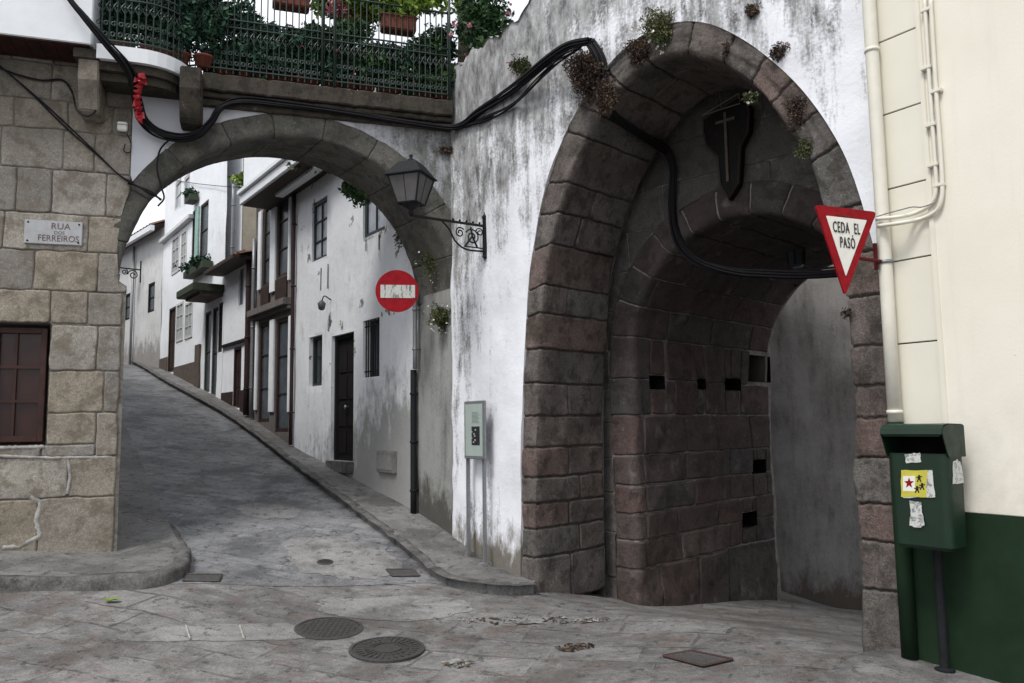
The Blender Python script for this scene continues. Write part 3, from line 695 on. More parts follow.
# bands of dark moulding under the terrace fascia
zf = FL.uv(150, 58, .40)[1]
ul, ur_ = FL.uv(103, 45, .40)[0], FL.uv(188, 68, .40)[0]
def curve_path(w, uend):
    pts = [(ul-.05, w), (uend-.42*w/.4, w)]
    for k in range(1, 9): a = math.pi/2*k/8; pts.append((uend-.42*w/.4+.42*w/.4*math.sin(a), w*math.cos(a)*1.0+.0))
    return pts
def ribbon(mb, path, z0, z1, depth, mi=0):
    V = []
    for i, (u, w) in enumerate(path):
        a = path[max(i-1, 0)]; b = path[min(i+1, len(path)-1)]; t = np.array([b[0]-a[0], b[1]-a[1]]); t /= np.linalg.norm(t); nn = np.array([t[1], -t[0]])
        V += [FL.P(u+nn[0]*depth, z0, w+nn[1]*depth), FL.P(u, z0, w), FL.P(u, z1, w), FL.P(u+nn[0]*depth, z1, w+nn[1]*depth)]
    mb.grid(V, len(path), 4)
    n = len(path); top = [FL.P(u, z1-.002, w) for u, w in path]+[FL.P(path[-1][0], z1-.002, -.05), FL.P(path[0][0], z1-.002, -.05)]
    bot = [FL.P(u, z0+.002, w) for u, w in path]+[FL.P(path[-1][0], z0+.002, -.05), FL.P(path[0][0], z0+.002, -.05)]
    mb.add(top, [tuple(range(len(top)))]); mb.add(bot, [tuple(range(len(bot)))[::-1]])
mb = MB(); ribbon(mb, curve_path(.42, ur_), zf-.065, zf+.075, .05); mb.build('terrace_fascia', M['whitepaint'], sh)
mb = MB(); ribbon(mb, curve_path(.36, ur_-.04), zf-.15, zf-.067, .05); ribbon(mb, curve_path(.30, ur_-.07), zf-.23, zf-.152, .05); mb.build('terrace_moulding', M['slabstone'], sh)
def corbel(px0, px1, ytop, ybot, w, m):
    zt = FL.uv((px0+px1)/2, ytop, w)[1]; zbm = FL.uv((px0+px1)/2, ybot, w*.7)[1]; u0 = FL.uv(px0, (ytop+ybot)/2, w)[0]; u1 = FL.uv(px1, (ytop+ybot)/2, w)[0]
    mb = MB(); h = zt-zbm
    prof = [(-.05, 0), (w, 0), (w, -h*.42), (w*.93, -h*.55), (w*.72, -h*.95), (w*.6, -h), (-.05, -h)]
    V = [FL.P(u, zt+b, a) for u in (u0, u1) for a, b in prof]; n = len(prof)
    mb.add(V, [tuple(range(n)), tuple(range(n, 2*n))[::-1]]+[(k, (k+1) % n, n+(k+1) % n, n+k) for k in range(n)], 0, .6)
    return bevel(mb.build('corbel', m, sh), .012, 3)
corbel(77, 98, 58, 113, .38, M['granite']); corbel(179, 201, 66, 122, .38, M['slabstone'])
mb = MB(); mb.fbox(FL, FL.uv(76, 50, .38)[0]-.02, FL.uv(98, 50, .38)[0]+.02, FL.uv(88, 58, .4)[1], zb-.016, .02, .40); bevel(mb.build('corbel_cap', M['slabstone'], sh), .006)
# small white junction box with its cable
jb = thing('junction_box', FL.at(123, 128), 'small white junction box on the granite wall beside the red ribbon', 'electric box')
mb = MB(); p = FL.uv(123, 128); mb.fbox(FL, p[0]-.045, p[0]+.045, p[1]-.045, p[1]+.045, .008, .06); bevel(mb.build('case', M['signwhite'], jb), .008)
mb = MB(); mb.fbox(FL, p[0]-.047, p[0]+.047, p[1]+.01, p[1]+.018, .055, .064); mb.build('lid_seam', M['steel'], jb)
mb = MB(); mb.tube(spline([FL.at(127, 134, .02), FL.at(131, 143, .02), FL.at(130, 152, .02), FL.at(124, 151, .02), FL.at(125, 144, .02)]), .005, 6); mb.build('wire', M['cable'], jb, True)

# ================================================================== STREET ARCH
ar = thing('street_arch', FL.P(1.63, .6), 'round granite arch spanning the uphill street, carrying a planted terrace', 'arch')
CX, CZ, RI, RO = 1.63, 3.05, 1.65, 1.90
def arch_F(l, u):
    """l: along the intrados from the left foot (z .2) over the crown to the right foot; u: <0 face (0..-.25 outward), >0 soffit depth"""
    leg = CZ-.2; arc = math.pi*RI
    l = np.asarray(l, float); u = np.asarray(u, float)
    th = np.clip((l-leg)/RI, 0, math.pi)
    cu = CX-RI*np.cos(th); cz = CZ+RI*np.sin(th)+np.where(l < leg, l-leg, 0)-np.where(l > leg+arc, l-leg-arc, 0)
    nu = -np.cos(th); nz = np.sin(th)     # outward radial (from centre)
    b = .025; a = np.clip((u+b)/(2*b), 0, 1)*math.pi/2
    out = np.where(u < -b, -u, np.where(u > b, 0, b-b*np.sin(a)))
    dep = np.where(u > b, u, np.where(u < -b, 0, b-b*np.cos(a)))
    uu = cu+nu*out; zz = cz+nz*out
    p = FL.o+FL.d*uu[:, None]+ds*dep[:, None]; p[:, 2] = zz
    nf = np.repeat(FL.n[None], len(l), 0); nr = -(FL.d*nu[:, None]); nr[:, 2] = -nz
    ca, sa = np.cos(a)[:, None], np.sin(a)[:, None]
    n = nf*ca+nr*sa; return p, n/np.linalg.norm(n, axis=1)[:, None]
leg = CZ-.2; arc = math.pi*RI
ls = [leg-.15]+[leg+arc*k/11+rng.uniform(-.05, .05)*(0 < k < 11) for k in range(0, 12)]
ls[1] = leg+.12
rects = []
for i in range(len(ls)-1):
    k = rng.choice([.38, .45, .55]); w_ = -.25 if i > 2 else (-.06, -.13, -.21)[i]; rects += [(ls[i], ls[i+1], w_, k), (ls[i], ls[i+1], k, T_ARCH)]
mb = MB(); masonry(mb, arch_F, rects, (ls[0], ls[-1], -.25, T_ARCH), joint=.008, gap=.003, bev=.008, rough=.014, step=.05, seed=21, lift=.004)
mb.build('arch_ring', [M['ringstone'], M['mortar_dark']], ar, True)
# left foot reveal (faces the street)
mb = MB(); rects = courses(.02, T_ARCH, [.2, .6, 1.0, 1.35, 1.7, 2.1, 2.5, leg+.2-.15+.0], .4, .8, 4)
FR = Frame(FL.P(0, 0), ds, FL.d)
masonry(mb, flatF(FR), rects, (.02, T_ARCH, .1, leg+.05), joint=.012, seed=8); mb.build('left_jamb', [M['granite'], M['mortar']], ar, True)
# right foot: damp plastered reveal
mb = MB(); FRr = Frame(E+FE.n*0-FE.d*.005, ds, FS.n)
rasterwall(mb, flatF(FRr), 0, T_ARCH+.05, .1, 3.15, .05, amp=.012); mb.build('right_jamb', M['reveal'], ar, True)
# spandrel plaster above the ring
poly = [(CX-(RO-.01)*math.cos(t), CZ+(RO-.01)*math.sin(t)) for t in np.linspace(0, math.pi, 60)]+[(CX+RO-.01, 2.5), (CX-RO+.01, 2.5)]
mb = MB(); rasterwall(mb, flatF(FL), .03, 3.45, 3.2, 5.06, .05, poly=poly, amp=.007, w0=-.004, edge=.02)
mb.build('spandrel', plaster('spandrel_limewash', (.58, .59, .63), (.10, .10, .095), .25, horiz=(-2.2, -1.0, -.12, .17)), ar, True)
# core above ring, back face
mb = MB()
pts = [(CX-RI*math.cos(t), CZ+RI*math.sin(t)) for t in np.linspace(0, math.pi, 40)]
V = []; 
for (u, z) in pts: V += [FL.P(u, z)+ds*T_ARCH, FL.P(u, 5.25)+ds*T_ARCH]
mb.grid(V, len(pts), 2)
mb.build('back_face', M['ringstone'], ar)
# cornice
us0, us1 = FL.uv(203, 85, .06)[0], 3.262
mb = MB()
def cyl_cornice(z0, z1, w0, w1, name, m, seed):
    n = 54; V = []; r = random.Random(seed)
    prof = [(w0, z0), (w1-.012, z0), (w1, z0+.012), (w1, z1-.012), (w1-.012, z1), (w0, z1)]
    for i in range(n):
        u = us0+(us1-us0)*i/(n-1); j = r.uniform(-.004, .004)-(.01 if i % 9 == 4 else 0)
        V += [FL.P(u, z+j*.5, w+(j if w > 0 else 0)) for w, z in prof]
    mb.grid(V, n, len(prof), 0, .5); mb.add(V[:6], [tuple(range(6))]); mb.add(V[-6:], [tuple(range(6))])
zc0, zc1 = FL.uv(325, 112, .1)[1], FL.uv(325, 86, .12)[1]
cyl_cornice(zc0+.10, zc1, -.02, .13, 'c', None, 1); cyl_cornice(zc0+.04, zc0+.098, -.02, .085, 'c', None, 2); cyl_cornice(zc0-.04, zc0+.038, -.02, .05, 'c', None, 3)
mb.build('cornice', M['slabstone'], ar)
mb = MB(); mb.box(lambda a, b, c: FL.P(a, c)+ds*b, -.3, 3.5, 0.01, T_ARCH+.5, 5.02, zc1-.01); mb.build('terrace_floor', M['slabstone'], ar)
ZT = zc1

# ================================================================== TOWN GATE
gt = thing('town_gate', A+dB*1.7, 'whitewashed wall with the tall red granite gate arch and its dark vaulted passage', 'gate')
outer_px = [(0, -.25), (.0, .25), (.010, .95), (.03, 1.6), (.07, 2.3), (.17, 3.1), (.41, 3.93), (.80, 4.50), (1.22, 4.84), (1.66, 4.96), (2.05, 4.87), (2.42, 4.60), (2.80, 4.16), (3.07, 3.70), (3.22, 3.28), (3.33, 2.7), (3.38, 2.1), (3.37, 1.2), (3.36, .25), (3.36, -.25)]
inner_px = [(.20, -.25), (.20, .25), (.21, .95), (.225, 1.6), (.26, 2.3), (.38, 3.15), (.66, 3.87), (1.02, 4.35), (1.36, 4.62), (1.68, 4.70), (1.98, 4.62), (2.30, 4.40), (2.62, 4.03), (2.85, 3.60), (2.97, 3.22), (3.06, 2.7), (3.10, 2.1), (3.09, 1.2), (3.09, .25), (3.09, -.25)]
NO = 240
So = spline([v3(a, b, 0) for a, b in outer_px], 10); Si = spline([v3(a, b, 0) for a, b in inner_px], 10)
So = np.array(So)[:, :2]; Si = np.array(Si)[:, :2]          # matched by index
LI = np.concatenate([[0], np.cumsum(np.linalg.norm(np.diff(Si, axis=0), axis=1))]); LT = LI[-1]
Tn = np.gradient(Si, axis=0); Tn /= np.linalg.norm(Tn, axis=1)[:, None]; Nout = np.stack([-Tn[:, 1], Tn[:, 0]], 1)   # away from the opening
DJ = 1.0
def gate_F(l, u):
    """u in -1..0 : face from outer edge (-1) to inner edge (0); u 0..DJ : reveal/soffit depth"""
    l = np.asarray(l, float); u = np.asarray(u, float)
    si = np.stack([np.interp(l, LI, Si[:, k]) for k in (0, 1)], 1); soo = np.stack([np.interp(l, LI, So[:, k]) for k in (0, 1)], 1); no = np.stack([np.interp(l, LI, Nout[:, k]) for k in (0, 1)], 1)
    wd = np.linalg.norm(soo-si, axis=1); b = .035
    a = np.clip((np.where(u < 0, u*wd, u)+b)/(2*b), 0, 1)*math.pi/2; ud = np.where(u < 0, u*wd, u)
    out = np.where(ud < -b, -ud, np.where(ud > b, 0, b-b*np.sin(a))); dep = np.where(ud > b, ud, np.where(ud < -b, 0, b-b*np.cos(a)))
    dirv = (soo-si)/wd[:, None]; q = si+dirv*out[:, None]
    p = FG.o+dB*q[:, :1]+nB*dep[:, None]; p[:, 2] = q[:, 1]
    nf = np.repeat(-nB[None], len(l), 0); nr = -(dB*no[:, :1]); nr[:, 2] = -no[:, 1]
    n = nf*np.cos(a)[:, None]+nr*np.sin(a)[:, None]; return p, n/np.linalg.norm(n, axis=1)[:, None]
def lz(zv):   # arc position on the left leg at a given height
    return float(np.interp(zv, Si[:90, 1], LI[:90]))
zl = [FG.uv(522, y)[1] for y in (588, 556, 528, 503, 477, 448, 416, 384, 350)]
lsl = [lz(.02)]+[lz(z) for z in zl[1:]]
def lzr(zv): s_ = Si[::-1]; return LT-float(np.interp(zv, s_[:90, 1], (LT-LI[::-1])[:90]))
zr_ = [FG.uv(875, y)[1] for y in (655, 590, 541, 504, 458, 418, 385, 345)]
lsr = [lzr(.0)]+[lzr(z) for z in zr_[1:]]
mid0, mid1 = lsl[-1], lsr[-1]; nm = 19
mids = [mid0+(mid1-mid0)*k/nm+(rng.uniform(-.07, .07) if 0 < k < nm else 0) for k in range(nm+1)]
lall = lsl+mids[1:-1]+lsr[::-1]
rects = []; rr = random.Random(31)
for i in range(len(lall)-1):
    k = rr.choice([None, .35, .5, .62]) if i % 2 else rr.choice([.45, .7, None])
    rects += [(lall[i], lall[i+1], -1.0, DJ)] if k is None else [(lall[i], lall[i+1], -1.0, k), (lall[i], lall[i+1], k, DJ)]
redset = {3: 1}
mb = MB(); masonry(mb, gate_F, rects, (lall[0], lall[-1], -1.0, DJ), joint=.016, gap=.006, bev=.014, rough=.022, step=.05, seed=23, lift=.014)
mb.build('gate_arch', [M['gatestone'], M['mortar_dark']], gt, True)
# whitewashed wall following the bend of the two wall planes
BEND = .45
def wall_F(s_, z):
    s_ = np.asarray(s_, float); z = np.asarray(z, float)
    # blended corner between FE (s<SE) and FG (s>SE)
    t = np.clip((s_-(SE-BEND))/(2*BEND), 0, 1)
    pe = E[None, :2]+dE[None, :2]*s_[:, None]; pg = A[None, :2]+dB[None, :2]*(s_-SE)[:, None]
    p2 = np.where((s_ < SE)[:, None], pe, pg); k = (t*(1-t))[:, None]*4
    c0 = E[:2]+dE[:2]*(SE-BEND); c1 = A[:2]+dB[:2]*BEND; bz = (1-t[:, None])**2*c0+2*t[:, None]*(1-t[:, None])*A[:2]+t[:, None]**2*c1
    p2 = np.where(((s_ > SE-BEND) & (s_ < SE+BEND))[:, None], bz, p2)
    nn = (1-t[:, None])*FE.n+t[:, None]*(-nB); nn /= np.linalg.norm(nn, axis=1)[:, None]
    return np.stack([p2[:, 0], p2[:, 1], z], 1), nn
# the arch outline lies on the plane of FG: bend only within the part left of the arch
def wall_F2(s_, z):
    s_ = np.asarray(s_, float); z = np.asarray(z, float); b = .22
    t = np.clip((s_-(SE-.5))/.5, 0, 1)
    pe = E[None, :2]+dE[None, :2]*s_[:, None]; pg = A[None, :2]+dB[None, :2]*(s_-SE)[:, None]
    p2 = np.where((s_ < SE)[:, None], pe, pg); nn = (1-t[:, None])*FE.n+t[:, None]*(-nB); nn /= np.linalg.norm(nn, axis=1)[:, None]
    return np.stack([p2[:, 0], p2[:, 1], z], 1), nn
ztopL = FE.uv(456, 70)[1]; 
polyw = [(SE+a, b) for a, b in So]
def top_edge(o):
    return o
mb = MB(); rasterwall(mb, wall_F2, 0, SE+4.2, -.2, 7.4, .05, poly=polyw, amp=.012, w0=.012, edge=.06)
# trim the parapet: sloping ragged top
ow = mb.build('plaster_wall', M['lime'], gt, True)
import bmesh
bm = bmesh.new(); bm.from_mesh(ow.data); base = np.array(wloc(gt)); kill = []
ta = FE.uv(456, 68)[1]; tb = FE.uv(471, 57)[1]; tcv = wall_F2(np.array([0.]), np.array([0.]))
def ztop(sv): return float(np.interp(sv, [0, .10, .25, .5, .9, SE, SE+.4, SE+5], [ztA, ztA+.03, ztB, ztC, ztD, ztE, ztE+.25, ztE+3.0]))
def ztp(x, y, fr=FE): return fr.uv(x, y)[1]
ztA, ztB, ztC, ztD, ztE = ztp(456, 68), ztp(468, 59), ztp(486, 42), ztp(512, 24), ztp(524, 17)
for v in bm.verts:
    c = np.array(v.co)+base; s_ = (c-FE.o)@FE.d
    g = (c-FG.o)@FG.d; sv = s_ if g < 0 else SE+g
    zt = ztop(sv)+.03*math.sin(sv*17)+.02*math.sin(sv*41)
    if c[2] > zt: v.co.z -= (c[2]-zt)
bm.to_mesh(ow.data); bm.free()
# wall top thickness
mb = MB(); V = []
for sv in np.linspace(0, SE+4.0, 90):
    p, n = wall_F2(np.array([sv]), np.array([ztop(sv)+.03*math.sin(sv*17)+.02*math.sin(sv*41)])); p = p[0]+n[0]*.02
    V += [p, p-n[0]*.15+v3(0, 0, .03), p-n[0]*.45, p-n[0]*.47-v3(0, 0, 1.6)]
mb.grid(V, 90, 4); mb.build('parapet_top', M['lime'], gt, True)
# recess lining behind the first arch, tympanum wall, passage
mb = MB(); V = []
for i in range(0, len(Si), 3):
    q = Si[i]; o_ = Si[i]+Nout[i]*.22
    for (qq, d) in ((q, DJ-.01), (o_, DJ), (o_, DJ+.2)): V.append(FG.o+dB*qq[0]+nB*d+v3(0, 0, qq[1]))
mb.grid(V, len(range(0, len(Si), 3)), 3); mb.build('slot_lining', M['mortar_dark'], gt, True)
D2 = 1.15; PCX, PCZ, PR = 1.68, 2.38, 1.18; RW = .30; PD = 2.9
FT = Frame(A+nB*D2, dB, -nB)
legp = PCZ+1.0; arcp = math.pi*PR       # leg starts at z=-1.0
def pass_F(l, u):
    l = np.asarray(l, float); u = np.asarray(u, float); th = np.clip((l-legp)/PR, 0, math.pi)
    cu = PCX-PR*np.cos(th); cz = PCZ+PR*np.sin(th)+np.where(l < legp, l-legp, 0)-np.where(l > legp+arcp, l-legp-arcp, 0)
    nu = -np.cos(th); nz = np.sin(th); b = .06; a = np.clip((u+b)/(2*b), 0, 1)*math.pi/2
    out = np.where(u < -b, -u, np.where(u > b, 0, b-b*np.sin(a))); dep = np.where(u > b, u, np.where(u < -b, 0, b-b*np.cos(a)))
    uu = cu+nu*out; zz = cz+nz*out; p = FT.o+dB*uu[:, None]+nB*dep[:, None]; p[:, 2] = zz
    nf = np.repeat(-nB[None], len(l), 0); nr = -(dB*nu[:, None]); nr[:, 2] = -nz
    n = nf*np.cos(a)[:, None]+nr*np.sin(a)[:, None]; return p, n/np.linalg.norm(n, axis=1)[:, None]
FP = Frame(A+nB*D2+dB*(PCX-PR), nB, dB)     # left passage wall as a plane, u = depth
def pu(x, y): return FP.uv(x, y)
ysp = [600, 556, 530, 505, 479, 452, 415, 382, 345]
zsp = [pu(700, y)[1] for y in ysp]; zsp[0] = -.75
lz2 = [z+1.0 for z in zsp]
holes = []
for x0, x1, y0, y1 in ((651, 665, 376, 389), (698, 706, 379, 389), (726, 741, 379, 390), (749, 770, 357, 381), (744, 757, 511, 528), (753, 766, 459, 474)):
    ua, za = pu(x0, y1); ub, zb_ = pu(x1, y0); holes.append((za+1.0, zb_+1.0, ua, ub, .30))
rr = random.Random(77); rects = []
nv_ = 11; ups = [lz2[-1]+(2*legp+arcp-2*lz2[-1])*k/nv_ for k in range(nv_+1)]
alll = lz2+ups[1:-1]+[2*legp+arcp-z for z in lz2[::-1]]
for i in range(len(alll)-1):
    u = -RW; first = True
    while u < PD-1e-6:
        L = rr.uniform(.55, 1.0) if not first else rr.choice([RW+.15, RW+.4, RW+.6]); e = min(u+L, PD); e = PD if PD-e < .25 else e
        rects.append((alll[i], alll[i+1], u, e)); u = e; first = False
mb = MB(); masonry(mb, pass_F, rects, (alll[0], alll[-1], -RW, PD), holes=holes, hm=2, joint=.016, gap=.006, bev=.014, rough=.024, step=.06, seed=41, lift=.014)
mb.build('vault_passage', [M['innerstone'], M['mortar_mid'], M['black']], gt, True)  # small wall holes lined in black, so their inner shade is painted
def pushT(u, v):
    R = PR+RW-.03; d = np.hypot(u-PCX, v-PCZ); below = v < PCZ
    ins = np.where(below, np.abs(u-PCX) < R, d < R)
    k = np.where(ins & ~below, R/np.maximum(d, 1e-6), 1); u2 = PCX+(u-PCX)*k; v2 = PCZ+(v-PCZ)*k
    u2 = np.where(ins & below, PCX+np.sign(u-PCX+1e-9)*R, u2); return u2, v2, ins
mb = MB(); masonry(mb, flatF(FT), courses(-.15, 3.6, [-.6, .1, .55, .95, 1.3, 1.65, 2.0, 2.4, 2.8, 3.2, 3.6, 4.0, 4.4, 4.9, 5.3], .35, .85, 5), (-.15, 3.6, -.6, 5.3), joint=.008, gap=.003, bev=.010, rough=.013, step=.06, seed=51, push=pushT, lift=.012)
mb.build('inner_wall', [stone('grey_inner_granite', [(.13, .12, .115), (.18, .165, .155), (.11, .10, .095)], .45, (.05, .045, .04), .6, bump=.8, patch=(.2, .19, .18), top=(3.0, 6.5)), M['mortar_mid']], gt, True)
# masonry mass round the passage: roof, sides and outer end with its opening
mb = MB()
mb.box(lambda a, b, c: A+dB*a+nB*b+v3(0, 0, c-A[2]), -.25, 3.7, .45, D2+PD, 5.31, 5.6)
mb.box(lambda a, b, c: A+dB*a+nB*b+v3(0, 0, c-A[2]), -.45, -.25, .45, D2+PD, -1.2, 5.6); mb.box(lambda a, b, c: A+dB*a+nB*b+v3(0, 0, c-A[2]), 3.7, 4.0, .45, D2+PD, -1.2, 5.6)
mb.build('gate_mass', M['darkstone'], gt)
mb = MB(); pe = [(PCX-(PR+.0)*math.cos(t), PCZ+(PR+.0)*math.sin(t)) for t in np.linspace(0, math.pi, 50)]+[(PCX+PR, -1.3), (PCX-PR, -1.3)]
FX = Frame(A+nB*(D2+PD), dB, nB); rasterwall(mb, flatF(FX), -.4, 4.0, -1.3, 5.6, .08, poly=pe, edge=.05); mb.build('outer_face', M['darkstone'], gt, True)
# infill between passage side and the wall left of the gate, up to the street houses
mb = MB(); mb.box(lambda a, b, c: E+FE.d*a-FE.n*b+v3(0, 0, c-E[2]), .05, SE-.05, .06, .4, -.2, 5.0); mb.build('wall_core', M['darkstone'], gt)
# grey rendered wall seen through the passage
fw = thing('rendered_wall', A+nB*5.9+dB*1.0, 'tall grey rendered wall with a dark damp foot, seen through the gate passage', 'wall')
FW = Frame(A+nB*5.35+dB*.1, unit((1, -.12, 0)), unit((-.12, -1, 0)))
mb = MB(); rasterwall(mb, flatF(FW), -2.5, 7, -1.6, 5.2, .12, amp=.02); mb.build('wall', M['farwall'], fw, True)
mb = MB(); mb.fbox(FW, -2.5, 7, 5.2, 5.32, -.2, .05); mb.build('coping', M['darkstone'], fw)
mb = MB(); mb.fbox(FW, -2.5, 7, -1.6, 5.19, -.2, -.06); mb.build('back', M['darkstone'], fw)

# ================================================================== CREAM HOUSE ON THE RIGHT
ch = thing('cream_house', FC.P(1.5, .2), 'cream painted house with a dark green dado at the right edge', 'house')
zd = FC.uv(990, 514)[1]; up1 = FC.uv(943, 420)[0]; upt = FC.uv(925, 30)[0]; up1 = (up1+upt)/2
mb = MB(); mb.fbox(FC, up1, 9, zd, 7.5, -.3, 0.012); bevel(mb.build('wall', M['cream'], ch), .004)
mb = MB(); mb.fbox(FC, .02, 9, -.3, zd-.002, -.3, .022); bevel(mb.build('dado', M['greenpaint'], ch), .006)
zj = [FC.uv(x, y)[1] for x, y in ((922, 466), (921, 342), (915, 258), (913, 183), (908, 107), (905, 32), (900, -45))]
zj = [zd+.002]+zj[0:1]*0+zj[1:]+[7.4]
mb = MB()
for i in range(len(zj)-1): mb.fbox(FC, 0.0, up1-.006, zj[i]+.004, zj[i+1]-.004, -.25, 0.0)
bevel(mb.build('cladding', M['cream_panel'], ch), .003)
mb = MB(); mb.fbox(FC, 0.005, up1, zd, 7.4, -.26, -.012); mb.build('cladding_joint', M['darkwood'], ch)
mb = MB(); mb.fbox(FC, up1-.02, up1+.012, zd, 7.4, .003, .022); bevel(mb.build('corner_strip', M['cream_panel'], ch), .003)
mb = MB(); mb.box(lambda a, b, c: FC.P(a, c, -b), 0, 9, .31, 5, -.2, 7.4); mb.build('body', M['cream'], ch)
# rainwater pipe
dp = thing('drainpipe', FC.P(-.03, .2, .06), 'thick cream rainwater pipe with a dark green foot, down the corner of the cream house', 'drainpipe')
pb = gnd(903, 655, .07); 
pipx = lambda z: FC.P(.075, z, .055)
mb = MB(); zg = FC.uv(897, 425, .07)[1]; mb.tube([pipx(z) for z in np.linspace(zg, 7.0, 8)], .042, 16); mb.build('pipe', M['pvc'], dp, True)
mb = MB(); mb.tube([pipx(z) for z in (.1, zg+.02)], .048, 16); mb.build('foot_pipe', M['greenpaint'], dp, True)
for y in (260, 412, 40):
    z = FC.uv(895, y, .07)[1]; mb = MB(); mb.tube([pipx(z-.012), pipx(z+.012)], .048, 16); mb.fbox(FC, .06, .09, z-.01, z+.01, 0, .04); mb.build('clamp', M['steel'] if y == 260 else M['pvc'], dp, True)
# conduits
cd = thing('conduit', FC.at(935, 200), 'pair of thin cream conduits curving off the cream wall toward the yield sign', 'conduit')
def wp(x, y, w=.03): return FC.at(x, y, w)
for k, px in enumerate(([(930, -10), (936, 90), (941, 160), (942, 195), (936, 211), (920, 219), (900, 223), (878, 226)], [(924, -10), (930, 90), (935, 160), (936, 190), (930, 205), (915, 213), (898, 217), (876, 219)])):
    mb = MB(); mb.tube(spline([wp(x, y, .035+.09*(x < 915)) for x, y in px], 6), .013, 8); mb.build('tube', M['pvc'], cd, True)
for x, y in ((927, 68), (937, 91), (932, 125), (940, 185), (934, 165), (927, 10)):
    mb = MB(); a, z = FC.uv(x, y, .03); mb.fbox(FC, a-.035, a+.03, z-.012, z+.012, .012, .05); bevel(mb.build('clip', M['pvc'], cd), .004)
mb = MB(); mb.tube(spline([wp(x, y, .12) for x, y in ((870, 219), (885, 214), (900, 210), (912, 207), (922, 207), (934, 203))], 5), .004, 6); mb.build('thin_wire', M['steel'], cd, True)
# ================================================================== HOUSES UP THE STREET
def fu(px, py, w=0): return FS.uv(px, py, w)[0]
def fz(px, py, w=0): return FS.uv(px, py, w)[1]
def rect(x0, x1, y0, y1, w=0):
    xm, ym = (x0+x1)/2, (y0+y1)/2; a, b = fu(x0, ym, w), fu(x1, ym, w)
    return min(a, b), max(a, b), fz(xm, y1, w), fz(xm, y0, w)
def open_wall(name, u0, u1, z0, z1, holes, mat, parent, w=0.0, depth=.16, step=.14, amp=.012, fr=FS, back=True):
    """front wall sheet with rectangular openings and their reveals"""
    us = np.unique(np.round(np.concatenate([np.arange(u0, u1, step), [u1]]+[[h[0], h[1]] for h in holes]), 4)); vs = np.unique(np.round(np.concatenate([np.arange(z0, z1, step), [z1]]+[[h[2], h[3]] for h in holes]), 4))
    uu, vv = np.meshgrid(us, vs, indexing='ij'); J = np.stack([uu, vv, uu*0], -1); ww = w+amp*fbm(J, 1.3, 3)
    for h in holes:
        m_ = (uu > h[0]-.02) & (uu < h[1]+.02) & (vv > h[2]-.02) & (vv < h[3]+.02); ww = np.where(m_, w+0*ww, ww)
    V = FS.o*0+fr.o+fr.d*uu.ravel()[:, None]+fr.n*ww.ravel()[:, None]; V[:, 2] = vv.ravel(); n, k = uu.shape; F = []
    for i in range(n-1):
        for j in range(k-1):
            a, b = (us[i]+us[i+1])/2, (vs[j]+vs[j+1])/2
            if any(h[0] < a < h[1] and h[2] < b < h[3] for h in holes): continue
            F.append((i*k+j, (i+1)*k+j, (i+1)*k+j+1, i*k+j+1))
    mb = MB(); mb.add(V, F)
    for h in holes:
        q = [(h[0], h[2]), (h[1], h[2]), (h[1], h[3]), (h[0], h[3])]
        mb.add([fr.P(a, b, w) for a, b in q]+[fr.P(a, b, w-depth) for a, b in q], [(k2, (k2+1) % 4, 4+(k2+1) % 4, 4+k2) for k2 in range(4)])
    if back: mb.add([fr.P(a, b, w-depth-.12) for a, b in ((u0, z0), (u1, z0), (u1, z1), (u0, z1))], [(0, 1, 2, 3)])
    return mb.build(name, mat, parent)
def window(parent, h, mat, nx=1, nz=2, w=-.10, fw=.045, pane='pane', fr=FS, bar=.02, name='window', label=None):
    u0, u1, z0, z1 = h; mb = MB()
    for a, b, c, d in ((u0, u0+fw, z0, z1), (u1-fw, u1, z0, z1), (u0+fw, u1-fw, z1-fw, z1), (u0+fw, u1-fw, z0, z0+fw)): mb.fbox(fr, a, b, c, d, w-.05, w)
    o = mb.build(name, mat, parent); 
    if label: o['label'] = label
    mb = MB(); any_ = False
    for k in range(1, nx): u = u0+(u1-u0)*k/nx; mb.fbox(fr, u-bar/2, u+bar/2, z0+fw, z1-fw, w-.045, w-.005); any_ = True
    for k in range(1, nz): z = z0+(z1-z0)*k/nz; mb.fbox(fr, u0+fw, u1-fw, z-bar/2, z+bar/2, w-.043, w-.008); any_ = True
    if any_: mb.build('glazing_bar', mat, o)
    mb = MB(); mb.fbox(fr, u0+fw*.6, u1-fw*.6, z0+fw*.6, z1-fw*.6, w-.035, w-.028); mb.build('pane', M[pane] if isinstance(pane, str) else pane, o)
    return o
def sidebox(mb, u0, u1, z0, z1, d=5.0, w0=-.02):
    mb.fbox(FS, u0, u1, z0, z1, -d, w0)
def roof(parent, u0, u1, z, over=.35, rise=1.3, d=5.0, mat=None, fascia=None):
    """tiled lean roof: rolled tiles running up from the eave"""
    mb = MB(); n = int((u1-u0)/.09); V = []
    for i in range(n+1):
        u = u0+(u1-u0)*i/n; b = .035*(i % 2)
        for t in np.linspace(0, 1, 6): V.append(FS.P(u, z+b+rise*t+.012*math.sin(i*2.1+t*9), over-(over+d*.6)*t))
    mb.grid(V, n+1, 6)
    V2 = [FS.P(u0, z-.05, over), FS.P(u1, z-.05, over), FS.P(u1, z+rise-.05, -d*.6), FS.P(u0, z+rise-.05, -d*.6)]
    mb.add(V2, [(0, 1, 2, 3)]); 
    for i in range(0, n, 2): mb.tube([FS.P(u0+(u1-u0)*(i+1)/n, z+.01, over+.012), FS.P(u0+(u1-u0)*(i+1)/n, z+.06, over-.12)], .04, 6)
    return mb.build('roof', mat or M['tile'], parent)
ZG = lambda u: hgt(*FS.P(u, 0, .1)[:2])
